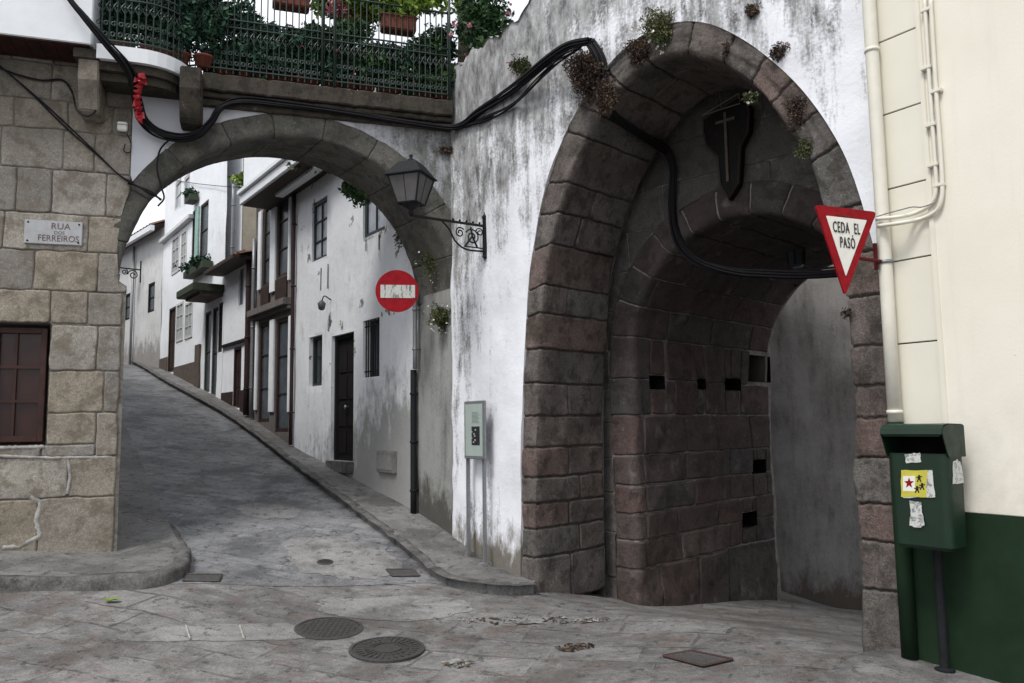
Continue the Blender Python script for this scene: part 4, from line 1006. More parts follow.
# --- house 1: stained white house next to the arch
u_a, u_b = T_ARCH, fu(292, 330)
h1 = thing('street_house', FS.P((u_a+u_b)/2, 1.2), 'nearest street house, white with peeling grey lower wall, dark door and barred window', 'house')
H = {}
H['up'] = rect(312, 327, 200, 259); H['up2'] = rect(363, 385, 192, 234); H['lw'] = rect(309, 322, 336, 386); H['bar'] = rect(363, 379.5, 319, 377); H['door'] = rect(331, 353.5, 334, 461)
ze1 = (fz(300, 188)+fz(328, 168))/2
open_wall('wall', u_a, u_b, -.5, ze1, [H['up'], H['up2'], H['lw'], H['bar'], H['door']], M['house_white'], h1)
mb = MB(); sidebox(mb, u_a+.02, u_b, -.3, ze1-.02, 5, -.30); mb.build('side_wall', M['house_grey'], h1)
window(h1, H['up'], M['tealwood'], 2, 3, -.03, pane='curtain'); window(h1, H['up2'], M['tealwood'], 2, 1, -.03, .06, pane='curtain')
window(h1, H['lw'], M['tealwood'], 1, 1, -.06, pane=glass('dark_pane', (.012, .014, .015), .2)); window(h1, H['bar'], M['tealwood'], 1, 1, -.11, pane='pane')
mb = MB(); a, b, c, d = H['bar']
for k in range(7): u = a+(b-a)*(k+.5)/7; mb.tube([FS.P(u, c, -.03), FS.P(u, d, -.03)], .008, 6)
for z in (c+.08, d-.08): mb.tube([FS.P(a, z, -.03), FS.P(b, z, -.03)], .009, 6)
mb.build('window_bars', M['iron'], h1)
def door(parent, h, mat, frm=None, w=-.08, panels=4, handle=True, label=None, gl=None):
    a, b, c, d = h; fw = .05; mb = MB()
    for x in ((a, a+fw, c, d), (b-fw, b, c, d), (a+fw, b-fw, d-fw, d)): mb.fbox(FS, *x, w-.05, w+.03)
    mb.build('door_frame', frm or mat, parent)
    mb = MB(); mb.fbox(FS, a+fw, b-fw, c, d-fw, w-.05, w-.01); um = (a+b)/2
    for k in range(panels):
        z0 = c+.1+(d-c-.25)*k/panels; z1 = c+.04+(d-c-.25)*(k+1)/panels
        mb.fbox(FS, a+fw+.05, um-.02, z0, z1, w-.012, w+.004); mb.fbox(FS, um+.02, b-fw-.05, z0, z1, w-.012, w+.004)
    o = mb.build('door', mat, parent); 
    if label: o['label'] = label
    if handle:
        mb = MB(); mb.lathe(FS.P(um-.06, c+(d-c)*.42, w), [(.012, 0), (.012, .04), (.028, .045), (.03, .06), (.012, .07)], 10, 0, (FS.d, v3(0, 0, 1), FS.n)); mb.build('handle', M['steel'], o, True)
    return o
door(h1, H['door'], M['darkwood'], M['iron'])
mb = MB(); mb.fbox(FS, H['door'][0]-.03, H['door'][1]+.03, H['door'][2]-.16, H['door'][2]-.005, -.16, .06); bevel(mb.build('doorstep', M['kerb'], h1), .01)
mb = MB(); mb.fbox(FS, u_a+.02, u_b+.05, ze1-.12, ze1+.005, .16, .30); mb.fbox(FS, u_a+.02, u_b+.05, ze1-.03, ze1, -.1, .155); bevel(mb.build('eave_board', M['whitepaint'], h1), .008)
roof(h1, u_a+.05, u_b+.05, ze1+.03, .30, 1.2)
for x0, y0, y1 in ((321, 268, 290), (328, 264, 288), (366, 240, 250), (379, 235, 248)):
    a = FS.at(x0, y0, .012); mb = MB(); mb.tube([a, a-v3(0, 0, (y1-y0)/66.)], .007, 5); mb.build('tie_iron', M['iron'], h1)
n1 = thing('house_number', FS.at(342, 323, .01), 'tiny dark number plate above the dark door of the white house', 'number plate'); 
mb = MB(); a, z = FS.uv(342, 323); mb.fbox(FS, a-.035, a+.035, z-.05, z+.05, .012, .022); mb.build('plate', M['signwhite'], n1)
mb = MB(); text_mesh(mb, lambda u, v, w: FS.P(-u, v, w), '2', .09, -a, z, .0225); mb.build('number', M['letter'], n1)
wl = thing('wall_lantern', FS.at(331, 312, .05), 'small old iron wall lamp above and left of the dark door', 'lamp')
p = FS.at(331, 300, .0); 
mb = MB(); mb.tube(spline([p, p+FS.n*.10+v3(0, 0, .05), p+FS.n*.14+v3(0, 0, -.03)], 5), .009, 6); mb.build('bracket', M['iron'], wl, True)
mb = MB(); q = p+FS.n*.14-v3(0, 0, .16); mb.lathe(q, [(.02, 0), (.045, .02), (.06, .10), (.03, .13), (.008, .15)], 10); mb.build('shade', M['frost'], wl, True)
mx_ = thing('meter_box', FS.at(388, 462, .05), 'pale grey meter box set low on the peeling wall beside the drainpipe', 'meter box')
r_ = rect(380, 397, 451, 473, 0); mb = MB(); mb.fbox(FS, r_[0], r_[1], r_[2], r_[3], -.02, .055); bevel(mb.build('case', M['brownband'] if 0 else flat('aged_grey_plastic', (.20, .195, .185), .7), mx_), .012)
mb = MB(); mb.fbox(FS, r_[0]+.03, r_[1]-.03, r_[2]+.04, r_[3]-.05, .05, .062); bevel(mb.build('lid', flat('grey_plastic_lid', (.24, .235, .225), .6), mx_), .004)
def pipe(name, px0, y0, y1, w, r, mat, label, clamps=3, foot=None):
    u0 = fu(px0, (y0+y1)/2, w); za, zb_ = fz(px0, y1, w), fz(px0, y0, w)
    t = thing(name, FS.P(u0, za, w), label, 'drainpipe'); mb = MB(); mb.tube([FS.P(u0, z, w) for z in np.linspace(za, zb_, 6)], r, 10); mb.build('pipe', mat, t, True)
    for k in range(clamps):
        z = za+(zb_-za)*(k+.5)/clamps; mb = MB(); mb.tube([FS.P(u0, z-.012, w), FS.P(u0, z+.012, w)], r+.008, 10); mb.fbox(FS, u0-.01, u0+.01, z-.01, z+.01, 0, w); mb.build('clamp', mat, t, True)
    return t
pipe('drainpipe', 413.5, 370, 515, .06, .036, M['iron'], 'thick dark green drainpipe beside the street arch, standing on the sloping pavement', 3)
pipe('drainpipe', 415, 290, 369, .07, .026, M['steel'], 'thin grey pipe rising behind the no entry sign, above the dark drainpipe', 2)
pipe('drainpipe', 292.5, 195, 445, .05, .03, M['maroon'], 'reddish brown drainpipe at the left edge of the peeling white house', 4)
# --- house 2: narrow dark house with tall windows
u_c = fu(254, 330); ze2 = (fz(245, 204, .0)+fz(292, 165, 0))/2-.25
h2 = thing('street_house', FS.P((u_b+u_c)/2, 1.8), 'narrow dark house with two tall upper windows between white strips under a white bay', 'house')
H2 = [rect(263, 271, 206, 285), rect(277.5, 289, 192, 276), rect(258.5, 270, 322, 422), rect(275.5, 289, 318, 432)]
open_wall('wall', u_b+.01, u_c, -.3, ze2, H2, M['darkstone'], h2, depth=.22)
mb = MB(); sidebox(mb, u_b+.01, u_c, -.3, ze2+.25, 5, -.35); mb.build('side_wall', M['beige'], h2)
for h in H2[:2]: window(h2, h, M['brownwood'], 1, 3, -.015, .05, pane='pane')
for h in H2[2:]: window(h2, h, M['maroon'], 1, 3, -.02, .06, pane='pane', name='door')
mb = MB()
for x0, x1, y0, y1 in ((271.8, 276.8, 200, 292), (290.0, 291.5, 190, 280), (259.5, 262.3, 212, 290), (270.6, 274.8, 320, 412), (289.5, 291.6, 316, 412), (256.2, 258, 322, 410)):
    r_ = rect(x0, x1, y0, y1); mb.fbox(FS, r_[0], r_[1], r_[2], r_[3], .0, .035)
bevel(mb.build('white_strip', M['house_pure'], h2), .006)
zl_ = fz(272, 308); mb = MB(); mb.fbox(FS, u_b+.02, u_c, zl_-.07, zl_+.05, 0, .14); mb.fbox(FS, u_b+.02, u_c, zl_-.13, zl_-.072, 0, .08); bevel(mb.build('string_course', M['darkstone'], h2), .01)
for h in H2[:2]:
    mb = MB(); mb.fbox(FS, h[0], h[1], h[2]-.55, h[2]-.02, .0, .03); bevel(mb.build('apron', M['brownwood'], h2), .008)
zc_ = (fz(262, 190, .55)+fz(240, 203, .55))/2; ub0, ub1 = fu(298, 152, .55), fu(239.5, 200, .55)
mb = MB(); mb.fbox(FS, ub0, ub1, zc_, zc_+.16, -.02, .55); mb.fbox(FS, ub0, ub1, zc_+.16, zc_+.24, -.02, .60); bevel(mb.build('bay_slab', M['whitepaint'], h2), .01)
mb = MB(); mb.fbox(FS, ub0+.03, ub1-.03, zc_+.241, zc_+1.5, -.02, .50); bevel(mb.build('bay', M['house_pure'], h2), .01)
mb = MB(); mb.fbox(FS, ub0+.04, ub1-.05, zc_-.02, zc_-.002, .0, .50); mb.build('bay_soffit', M['brownwood'], h2)
# --- house 3: low white house with tiled eave and maroon pipe
u_d = fu(223, 350); ze3 = (fz(222, 268, .3)+fz(252, 243, .3))/2
h3 = thing('street_house', FS.P((u_c+u_d)/2, 2.4), 'lowest white house with a short dark tiled eave and dark maroon foot', 'house')
H3 = [rect(238.5, 243.5, 268, 305), rect(233.5, 241, 347, 408)]
open_wall('wall', u_c+.01, u_d, -.3, ze3, H3, M['house_pure'], h3)
mb = MB(); sidebox(mb, u_c+.01, u_d, -.3, ze3-.02, 5, -.30); mb.build('side_wall', M['house_grey'], h3)
window(h3, H3[0], M['steel'], 1, 2, -.03, .04, pane='curtain'); door(h3, H3[1], M['maroon'], w=-.03, panels=3, handle=False)
roof(h3, u_c-.05, u_d+.1, ze3+.02, .30, .9)
mb = MB(); mb.fbox(FS, u_c, u_d+.05, ze3-.06, ze3, .03, .40); mb.build('eave', M['brownwood'], h3)
zz = fz(234, 344); mb = MB(); mb.fbox(FS, u_c+.02, u_d, zz-.02, zz+.03, 0, .06); mb.build('ledge', M['darkwood'], h3)
for a, b in ((u_c+.02, H3[1][0]-.01), (H3[1][1]+.01, u_d)):
    zt = fz(230, 392); mb = MB(); mb.fbox(FS, a, b, -.3, zt, .0, .02); mb.build('dado', M['maroon'], h3)
pipe('drainpipe', 247.5, 262, 415, .07, .05, M['maroon'], 'dark maroon drainpipe down the front of the low white house', 3)
pipe('drainpipe', 252.5, 240, 418, .05, .035, M['steel'], 'pale blue grey drainpipe between the low white house and the narrow dark house', 3)
# --- house 4: tall white house, green balcony slab
u_e = fu(161, 330); ze4 = 9.6
h4 = thing('street_house', FS.P((u_d+u_e)/2, 3), 'tall bright white house with green balcony slab, pale shutters and a dark shopfront', 'house')
up = [rect(172.5, 179.5, 237, 273), rect(181.5, 187, 231, 268), rect(192, 197.5, 210, 262), rect(200, 208, 203, 257)]
tp = [rect(175, 181, 181, 208), rect(184, 189.5, 176, 201)]
dn = [rect(168.5, 175, 308, 372), rect(176.8, 183.5, 303, 341), rect(185.5, 192.8, 302, 338)]
sp = [rect(204.5, 210.5, 312, 392), rect(211.8, 217.3, 308, 398), rect(218.3, 223.0-.6, 303, 352)]
open_wall('wall', u_d+.01, u_e, -.3, ze4, up+tp+dn+sp, M['house_pure'], h4, depth=.2)
mb = MB(); sidebox(mb, u_d+.02, u_e, -.3, ze4-.02, 6, -.33); mb.build('side_wall', M['beige'], h4)
for h in up[:2]+dn[1:]: window(h4, h, M['shutter'], 2, 3, .02, .05, pane='curtain')
for h in tp: window(h4, h, M['shutter'], 1, 2, -.01, .05, pane='curtain')
window(h4, up[2], M['brownwood'], 1, 1, -.01, .05, pane='pane'); window(h4, up[3], M['brownwood'], 1, 2, -.01, .05, pane='pane')
mb = MB(); mb.fbox(FS, up[3][1]+.02, up[3][1]+.30, up[3][2], up[3][3], .01, .04); mb.build('shutter', flat('pale_green_shutter', (.25, .42, .36), .5), h4)
door(h4, dn[0], M['brownwood'], w=-.03, panels=2, handle=False)
for h in sp: window(h4, h, M['olive'] if h is not sp[2] else M['brownwood'], 1, 2, -.01, .05, pane='pane', name='shop_window')
zl_ = (fz(162, 239)+fz(192, 221))/2; mb = MB(); mb.fbox(FS, fu(194, 220), u_e+.02, zl_-.08, zl_+.02, 0, .12); bevel(mb.build('string_course', M['house_grey'], h4), .01)
zb_ = fz(206, 288, .35); mb = MB(); mb.fbox(FS, u_d+.02, fu(191, 300, .3), zb_-.06, zb_+.10, -.02, .60); bevel(mb.build('balcony_slab', M['olive'], h4), .015)
mb = MB(); mb.fbox(FS, u_d+.1, fu(193, 300, .3), zb_-.12, zb_-.062, -.02, .45); mb.build('slab_soffit', M['brownband'], h4)
r_ = rect(176, 199, 363, 400, 0); mb = MB(); mb.fbox(FS, fu(199, 380), dn[0][0]-.02, -.3, fz(187, 364), 0, .02); mb.fbox(FS, dn[0][1]+.02, u_e, -.3, fz(164, 358), 0, .02); bevel(mb.build('dado', M['brownband'], h4), .004)
r_ = rect(196.5, 201, 345, 388); mb = MB(); mb.fbox(FS, r_[0], r_[1], r_[2]-.4, r_[3], 0, .05); mb.build('pillar', M['brownband'], h4)
pipe('drainpipe', 232.5, 185, 268, .05, .03, M['steel'], 'thin pale pipe at the near corner of the tall white house', 2)
def window_box(x0, x1, y0, y1, label, seed, w=.12):
    r_ = rect(x0, x1, y0, y1, w); t = thing('flower_box', FS.P((r_[0]+r_[1])/2, r_[2], w), label, 'flower box'); mb = MB(); mb.fbox(FS, r_[0], r_[1], r_[2], r_[2]+.14, .02, .22); mb.build('box', M['terracotta'] if seed % 2 else M['olive'], t)
    mb = MB(); leaves(mb, FS.P((r_[0]+r_[1])/2, r_[2]+.2, .14), ((r_[1]-r_[0])*.35+.08, .25, .16), 260, .05, seed); mb.build('foliage', M['leaf_teal'], t)
window_box(188, 198, 262, 276, 'green planted box under the first tall window of the white house', 4); window_box(198.5, 208, 255, 270, 'green planted box under the nearest tall window of the white house', 6)
window_box(189, 194, 190, 202, 'small green plant on the top floor sill of the white house', 8)
# --- house 5: far grey house where the street bends
K5 = FS.P(u_e, 0); d5 = unit((-.66, .75, 0)); F5 = Frame(K5, d5, (-d5[1], d5[0])); 
if F5.n[1] > 0: F5.n = -F5.n
h5 = thing('street_house', F5.P(2, 3.4), 'farthest pale grey house with a tiled eave, where the street bends', 'house')
def rect5(x0, x1, y0, y1): a, b = F5.uv(x0, (y0+y1)/2)[0], F5.uv(x1, (y0+y1)/2)[0]; return min(a, b), max(a, b), F5.uv((x0+x1)/2, y1)[1], F5.uv((x0+x1)/2, y0)[1]
H5 = [rect5(148, 154.5, 283, 312), rect5(124.5, 130, 294, 320)]
ze5 = (F5.uv(136, 245)[1]+F5.uv(158, 229)[1])/2
open_wall('wall', .01, 9, 1.5, ze5, H5, M['house_grey'], h5, fr=F5)
mb = MB(); mb.fbox(F5, .02, 9, 1.5, ze5-.02, -6, -.3); mb.build('side_wall', M['house_grey'], h5)
for h in H5: window(h5, h, M['darkwood'], 1, 2, -.01, .06, fr=F5, pane='pane')
mb = MB(); n = 70; V = []
for i in range(n+1):
    for t in np.linspace(0, 1, 5): V.append(F5.P(-.05+9*i/n, ze5+.06*(i % 2)+1.6*t, .35-3.5*t))
mb.grid(V, n+1, 5); mb.add([F5.P(-.05, ze5-.04, .35), F5.P(9, ze5-.04, .35), F5.P(9, ze5+1.5, -3.1), F5.P(-.05, ze5+1.5, -3.1)], [(0, 1, 2, 3)]); mb.build('roof', M['tile'], h5)
mb = MB(); mb.fbox(F5, -.05, 9, ze5-.14, ze5, .26, .36); mb.build('gutter', M['whitepaint'], h5)
mb = MB(); a = F5.uv(134.5, 300)[0]; mb.tube([F5.P(a, z, .06) for z in (2.5, ze5-.1)], .035, 8); mb.build('downpipe', M['steel'], h5, True)
# far wall lamp on the grey house
fl = thing('wall_lamp', F5.at(136, 270), 'small black wall lamp on scrolled bracket, far up on the grey house', 'street lamp')
def scroll(c, r, P, a0, turns, n=26): return [P(c[0]+r*(1-.75*k/n)*math.cos(a0+turns*2*math.pi*k/n), c[1]+r*(1-.75*k/n)*math.sin(a0+turns*2*math.pi*k/n)) for k in range(n+1)]
ua, za = F5.uv(141, 270); b0 = F5.P(ua, za)
PP = lambda a, b: b0+F5.n*a+v3(0, 0, b)
mb = MB(); mb.tube([PP(0, .0), PP(.62, 0)], .018, 6); mb.tube([PP(.01, .25), PP(.01, -.35)], .02, 6); mb.tube(scroll((.2, -.16), .14, PP, 0, 1.5), .015, 5); mb.tube(scroll((.42, -.1), .08, PP, 2, 1.5), .015, 5); mb.build('bracket', M['iron'], fl, True)
mb = MB(); c = PP(.62, .03); mb.lathe(c, [(.09, 0), (.16, .34), (.02, .34)], 6); lt = mb.build('glass', M['frost'], fl)
mb = MB(); mb.lathe(c+v3(0, 0, .34), [(.19, 0), (.08, .12), (.03, .16), (.02, .2)], 6); mb.build('roof', M['iron'], fl)
# plain row across the street (behind the stone house) and mass behind the right-hand houses keep the light out
mb = MB(); z_ = 9
ro = thing('side_row', FL.P(-3, 1)+ds*20, 'plain rendered houses behind the stone house, higher up the left side', 'house')
mb.box(lambda a, b, c: FL.P(-.02, c)+ds*a-FL.d*b, 17.2, 40, 0, 7, 1, 10); mb.build('wall', M['house_grey'], ro)
# wire over the street
ow_ = thing('overhead_wire', FS.at(250, 188, .8), 'thin black wire sagging across the street from house to house', 'wire')
mb = MB(); a = FS.at(163, 178, .0); b = FS.at(293, 189, .1); mb.tube(spline([a, (a*2+b)/3+v3(0, 0, -.06), (a+2*b)/3+v3(0, 0, -.06), b], 6), .007, 5); mb.build('wire', M['cable'], ow_, True)
# ================================================================== TERRACE RAILING AND PLANTS
rl = thing('terrace_railing', FL.P(1.6, ZT, .1), 'dark green wrought iron railing along the edge of the terrace over the arch', 'railing')
path = [(u, w) for u, w in curve_path(.37, ur_-.03)]+[(us0+.02, .10), (3.25, .10)]
pp = np.array(path); LL, totL = resample(np.concatenate([pp, np.zeros((len(pp), 1))], 1), 400); LL = LL[:, :2]
def railpt(k, z, dw=0.0):
    q = LL[min(int(k), 399)]; return FL.P(q[0], z, q[1]+dw)
def zbase(k): return ZT+.02 if LL[min(int(k), 399)][0] > us0 else zf+.09
ZR1, ZR2, ZR3 = ZT+.52, ZT+.60, ZT+1.02
for nm, z in (('bottom_rail', None), ('middle_rail', ZR1), ('upper_rail', ZR2), ('hand_rail', ZR3)):
    mb = MB(); pts = [railpt(k, (z if z else zbase(k)+.05)) for k in range(0, 400, 8)]+[railpt(399, z if z else zbase(399)+.05)]
    mb.tube(pts, .014 if nm == 'hand_rail' else .011, 6); mb.build(nm, M['railgreen'], rl, True)
nb = 58; proto = None
def baluster(k):
    b = railpt(k, zbase(k)); mb = MB(); q = LL[min(k+3, 399)]-LL[max(k-3, 0)]; q = q/np.linalg.norm(q); d = FL.d*q[0]+FL.n*q[1]
    P = lambda a, z: b+d*a+v3(0, 0, z); H_ = ZR3-zbase(k)
    mb.tube([P(0, 0), P(0, H_)], .0065, 5)
    for (c, r, a0, tn) in (((.028, .12), .028, math.pi, 1.2), ((-.028, .12), .028, 0, -1.2), ((.028, .22), .026, math.pi, -1.2), ((-.028, .22), .026, 0, 1.2)):
        mb.tube([P(c[0]+r*(1-.6*j/12)*math.cos(a0+tn*2*math.pi*j/12), c[1]+r*(1-.6*j/12)*math.sin(a0+tn*2*math.pi*j/12)) for j in range(13)], .0052, 4)
    zc = H_-(ZR3-ZR1)
    dia = [P(0, zc-.14), P(.035, zc-.08), P(0, zc-.02), P(-.035, zc-.08), P(0, zc-.14)]; mb.tube(dia, .007, 4)
    mb.lathe(P(0, zc-.08), [(.002, -.02), (.014, 0), (.002, .02)], 6)
    mb.tube([P(-.04, zc+.02), P(0, zc+.055), P(.04, zc+.02)], .004, 4)
    return mb.build('baluster', M['railgreen'], rl)
for i in range(nb): baluster(int(399*(i+.5)/nb))
for px in (322, 334, 449):
    u = FL.uv(px, 60, .1)[0]; mb = MB(); mb.tube([FL.P(u, ZT, .12), FL.P(u, ZR3+.6, .12)], .014, 8); mb.build('post', M['railgreen'], rl, True)
def plant(name, c, rad, n, size, leafm, label, cat='plant', group=None, seed=0, flowers=None, stems=True, pot=None, shell=.25, base=None, fr=None):
    c = np.asarray(c, float); rad = tuple(x*1.45 for x in rad); n = int(n*(1.6 if leafm in ('leaf', 'leaf_teal') else 3.2)); size = size*(1 if leafm in ('leaf', 'leaf_teal', 'leaf_bright') else .62)
    t = thing(name, base if base is not None else c-v3(0, 0, rad[2]), label, cat, group)
    mb = MB(); leaves(mb, c, rad, n, size, seed, shell); mb.build('foliage', M[leafm], t)
    if stems:
        mb = MB(); r = random.Random(seed); b0 = np.asarray(base if base is not None else c-v3(0, 0, rad[2]))
        for k in range(7):
            e = c+v3(r.uniform(-.8, .8)*rad[0], r.uniform(-.8, .8)*rad[1], r.uniform(-.2, .8)*rad[2]); m = (b0+e)/2+v3(r.uniform(-.03, .03), r.uniform(-.03, .03), .02); mb.tube(spline([b0, m, e], 4), .004, 4)
        mb.build('stem', M['bark'], t)
    if flowers:
        fm, nf, fs = flowers; mb = MB(); r = np.random.RandomState(seed+50)
        for k in range(nf):
            d = r.normal(size=3); d /= np.linalg.norm(d); p = c+d*np.array(rad)*(.75+.35*r.rand())
            for j in range(5):
                a = r.rand()*6.28; x = r.normal(size=3); x /= np.linalg.norm(x); y = np.cross(x, [0.3, .5, .8]); y /= np.linalg.norm(y); o_ = (x*math.cos(a)+y*math.sin(a))*fs*.5
                mb.add([p+o_-x*fs*.5, p+o_+y*fs*.5, p+o_+x*fs*.5, p+o_-y*fs*.5], [(0, 1, 2, 3)], 0, r.rand())
        mb.build('blossom', M[fm], t)
    if pot:
        pc, pr, ph, pm = pot; mb = MB(); mb.lathe(pc, [(pr*.72, 0), (pr*.98, ph*.8), (pr*1.1, ph*.82), (pr*1.1, ph), (pr*.95, ph), (pr*.9, ph*.85)], 14); mb.build('pot', M[pm], t, True)
    return t
def tp(px, py, w=-.12): return FL.at(px, py, w)
tl = [((120, 18), (.16, .12, .20), 800, 'trailing blue green ivy at the left end of the railing, above the white fascia', 'leaf_teal', 3),
      ((165, 34), (.22, .12, .20), 1000, 'dense ivy behind the curved end of the railing', 'leaf_teal', 4),
      ((205, 20), (.18, .12, .26), 900, 'climbing ivy hanging over the railing beside the dark corbel', 'leaf_teal', 5),
      ((245, 55), (.30, .13, .20), 1500, 'broad leafy geranium behind the railing left of the middle posts', 'leaf_teal', 6),
      ((300, 62), (.24, .13, .17), 1100, 'low geranium with a few pink buds behind the railing just left of the middle posts', 'leaf_teal', 7),
      ((366, 64), (.26, .13, .20), 1400, 'round bushy green plant behind the railing right of the middle posts', 'leaf', 8),
      ((418, 82), (.22, .12, .15), 900, 'dark plant with a red bloom at the right end of the railing', 'leaf', 9)]
tl += [((232, 18), (.28, .12, .16), 700, 'leafy sprawl high on the railing just right of the rounded corner', 'leaf_teal', 71),
      ((285, 44), (.3, .12, .13), 800, 'leaves filling the railing under the left hand trough', 'leaf_teal', 72),
      ((330, 50), (.26, .12, .14), 700, 'leaves crowding round the middle posts of the railing', 'leaf', 73),
      ((385, 56), (.3, .12, .13), 800, 'leaves filling the railing under the right hand trough', 'leaf_teal', 74),
      ((440, 44), (.18, .12, .18), 600, 'dark climber near the top of the right end post', 'leaf', 75),
      ((150, 8), (.26, .12, .2), 900, 'ivy topping the curved railing above the fascia', 'leaf_teal', 76),
      ((120, 2), (.20, .12, .22), 1000, 'tall ivy mass above the left end of the white fascia, touching the gallery', 'leaf_teal', 61),
      ((182, 14), (.20, .12, .25), 1100, 'ivy curtain over the rounded railing corner', 'leaf_teal', 62),
      ((262, 32), (.26, .12, .10), 500, 'upper sprawl of leaves reaching the middle rail left of the posts', 'leaf_teal', 63),
      ((312, 34), (.2, .12, .09), 400, 'small leafy shoots at the middle rail just left of the posts', 'leaf', 64),
      ((350, 30), (.2, .12, .10), 450, 'leafy shoots at the middle rail just right of the posts', 'leaf', 65),
      ((425, 52), (.2, .12, .14), 700, 'dark leaves under the right hand planter', 'leaf', 66),
      ((272, 58), (.20, .12, .15), 900, 'leafy plant filling the gap between the two geraniums left of the middle posts', 'leaf_teal', 15),
      ((335, 70), (.18, .12, .14), 800, 'small dark plant directly behind the middle posts of the railing', 'leaf_teal', 16),
      ((392, 78), (.18, .12, .12), 800, 'low plant between the round bush and the right end of the railing', 'leaf', 17),
      ((442, 78), (.16, .12, .20), 900, 'tall dark climber against the right end post of the railing', 'leaf', 18),
      ((222, 62), (.16, .12, .14), 800, 'low plant just right of the dark corbel behind the railing', 'leaf_teal', 19)]
for (px, py), rad, n, lab, lm, sd in tl:
    c = tp(px, py+(2 if px > 210 else 0), .08 if px < 210 else -.06); rad = (rad[0]*1.15, rad[1], rad[2]*1.12); n = int(n*1.5); b = v3(c[0], c[1], ZT if px > 205 else zf+.1)
    plant('terrace_plant', c, rad, n, .034, lm, lab, 'plant', 'plants along the terrace railing', sd, ('petal_pink', 5, .022) if px > 280 else None, True, (b, .09, .12, 'terracotta'), .1, b+v3(0, 0, .12))
# rail planters with bright foliage
def planter(px, py, lab, sd, lm, rad):
    c = tp(px, py, .0); t = thing('hanging_planter', c-v3(0, 0, .09), lab, 'planter', 'terracotta planters on the railing'); u, z = FL.uv(px, py, .0)
    mb = MB(); mb.fbox(FL, u-.19, u+.19, z-.08, z+.09, -.08, .09); mb.fbox(FL, u-.205, u+.205, z+.06, z+.09, -.095, .105); bevel(mb.build('trough', M['terracotta'], t), .012)
    mb = MB(); leaves(mb, c+v3(0, 0, .17), rad, 900, .036, sd, .1); mb.build('foliage', M[lm], t)
planter(291, 2, 'terracotta trough on the railing left of the middle posts, nearest the centre', 3, 'leaf_teal', (.26, .16, .14)); planter(398, 26, 'terracotta trough under the bright yellow green leaves, near the right end', 4, 'leaf_bright', (.34, .2, .16))
plant('vine', tp(378, 0, -.25), (.62, .25, .22), 2200, .05, 'leaf_bright', 'yellow green vine overhanging the terrace at the top', 'vine', None, 12, None, True, None, .1)
plant('vine', tp(340, 0, -.2), (.12, .1, .18), 160, .05, 'petal_pink', 'pale pink blossom cluster beside the yellow green vine', 'flowers', None, 14, None, True, None, .1)
# rose bush with a bare trunk on the white wall
rb_ = FE.at(484, 22, -.22); t = plant('rose_bush', rb_, (.30, .22, .38), 1700, .035, 'leaf', 'rose bush with pink blooms growing over the top of the white wall', 'bush', None, 21, ('petal_pink', 22, .035), True, None, .1, v3(rb_[0], rb_[1], rb_[2]-.45))
tk = thing('tree', FE.at(466, 60, -.35), 'dark tree trunk rising behind the rose bush at the wall corner', 'tree'); b = FE.at(466, 66, -.45); 
mb = MB(); mb.tube([b-v3(0, 0, .6), b+v3(.02, 0, .4), b+v3(-.03, 0, 1.2), b+v3(.06, 0, 2.0)], [.13, .11, .095, .07], 10); mb.tube([b+v3(-.03, 0, 1.1), b+v3(.3, .2, 1.7)], [.06, .03], 7); mb.build('trunk', M['bark'], tk, True)
mb = MB(); leaves(mb, b+v3(.1, .2, 2.4), (.9, .8, .6), 2500, .06, 9, .2); mb.build('crown', M['leaf'], tk)

# ================================================================== WEEDS ON THE WALLS
def weed(px, py, fr, w, rad, n, lm, lab, seed, fl=None, size=.02, nm='wall_weed'):
    c = fr.at(px, py, w); plant(nm, c, rad, n, size, lm, lab, 'weed', None, seed, fl, True, None, .0, fr.at(px, py, -.02) if nm != 'x' else None)
weed(588, 74, FG, .08, (.20, .10, .22), 2600, 'leaf_dry', 'big round clump of dry purplish stems where the cables enter the gate arch', 31, None, .022)
weed(606, 96, FG, .05, (.10, .06, .16), 700, 'leaf_dry', 'dry roots hanging over the left shoulder of the gate arch', 32, None, .022)
weed(660, 28, FG, .05, (.15, .07, .14), 900, 'leaf_weed', 'yellowish weed with small white flowers on the crown of the gate arch', 33, ('petal_white', 34, .022))
weed(640, 52, FG, .03, (.13, .05, .10), 600, 'leaf_dry', 'brown moss and roots beside the white flowered weed on the gate arch', 34)
weed(520, 66, FE, .05, (.11, .06, .09), 420, 'leaf_weed', 'small weed with red and white flowers just above the cable bundle on the white wall', 35, ('petal_pink', 9, .016))
weed(780, 52, FG, .03, (.07, .04, .06), 260, 'leaf_dry', 'dry brown tuft growing just outside the gate arch, upper right', 36)
weed(753, 11, FG, .03, (.06, .04, .05), 200, 'leaf_dry', 'small dry tuft high on the white wall above the arch crown', 37)
weed(797, 112, FG, .02, (.10, .035, .13), 700, 'leaf_dry', 'rusty moss patch on the right shoulder of the gate arch', 38, None, .014)
weed(806, 148, FG, .02, (.07, .03, .07), 300, 'leaf_weed', 'dark moss below the rusty patch on the gate arch', 39, None, .014)
weed(751, 98, FG, -.02, (.06, .04, .04), 140, 'leaf_weed', 'little white flowered weed under the inner edge of the gate arch', 40, ('petal_white', 5, .014))
weed(726, 50, FG, .02, (.025, .03, .08), 110, 'leaf_dry', 'thin strip of dry moss in a joint near the arch crown', 41, None, .012)
weed(846, 314, FG, .02, (.03, .03, .04), 50, 'leaf_dry', 'tiny dry tuft in a hole under the yield sign', 42, None, .014)
FB = Frame(FL.P(0, 0)+ds*T_ARCH, FL.d, FL.n)
weed(357, 186, FB, -.10, (.19, .10, .19), 1300, 'leaf', 'dark fern hanging under the back edge of the street arch', 43, None, .03)
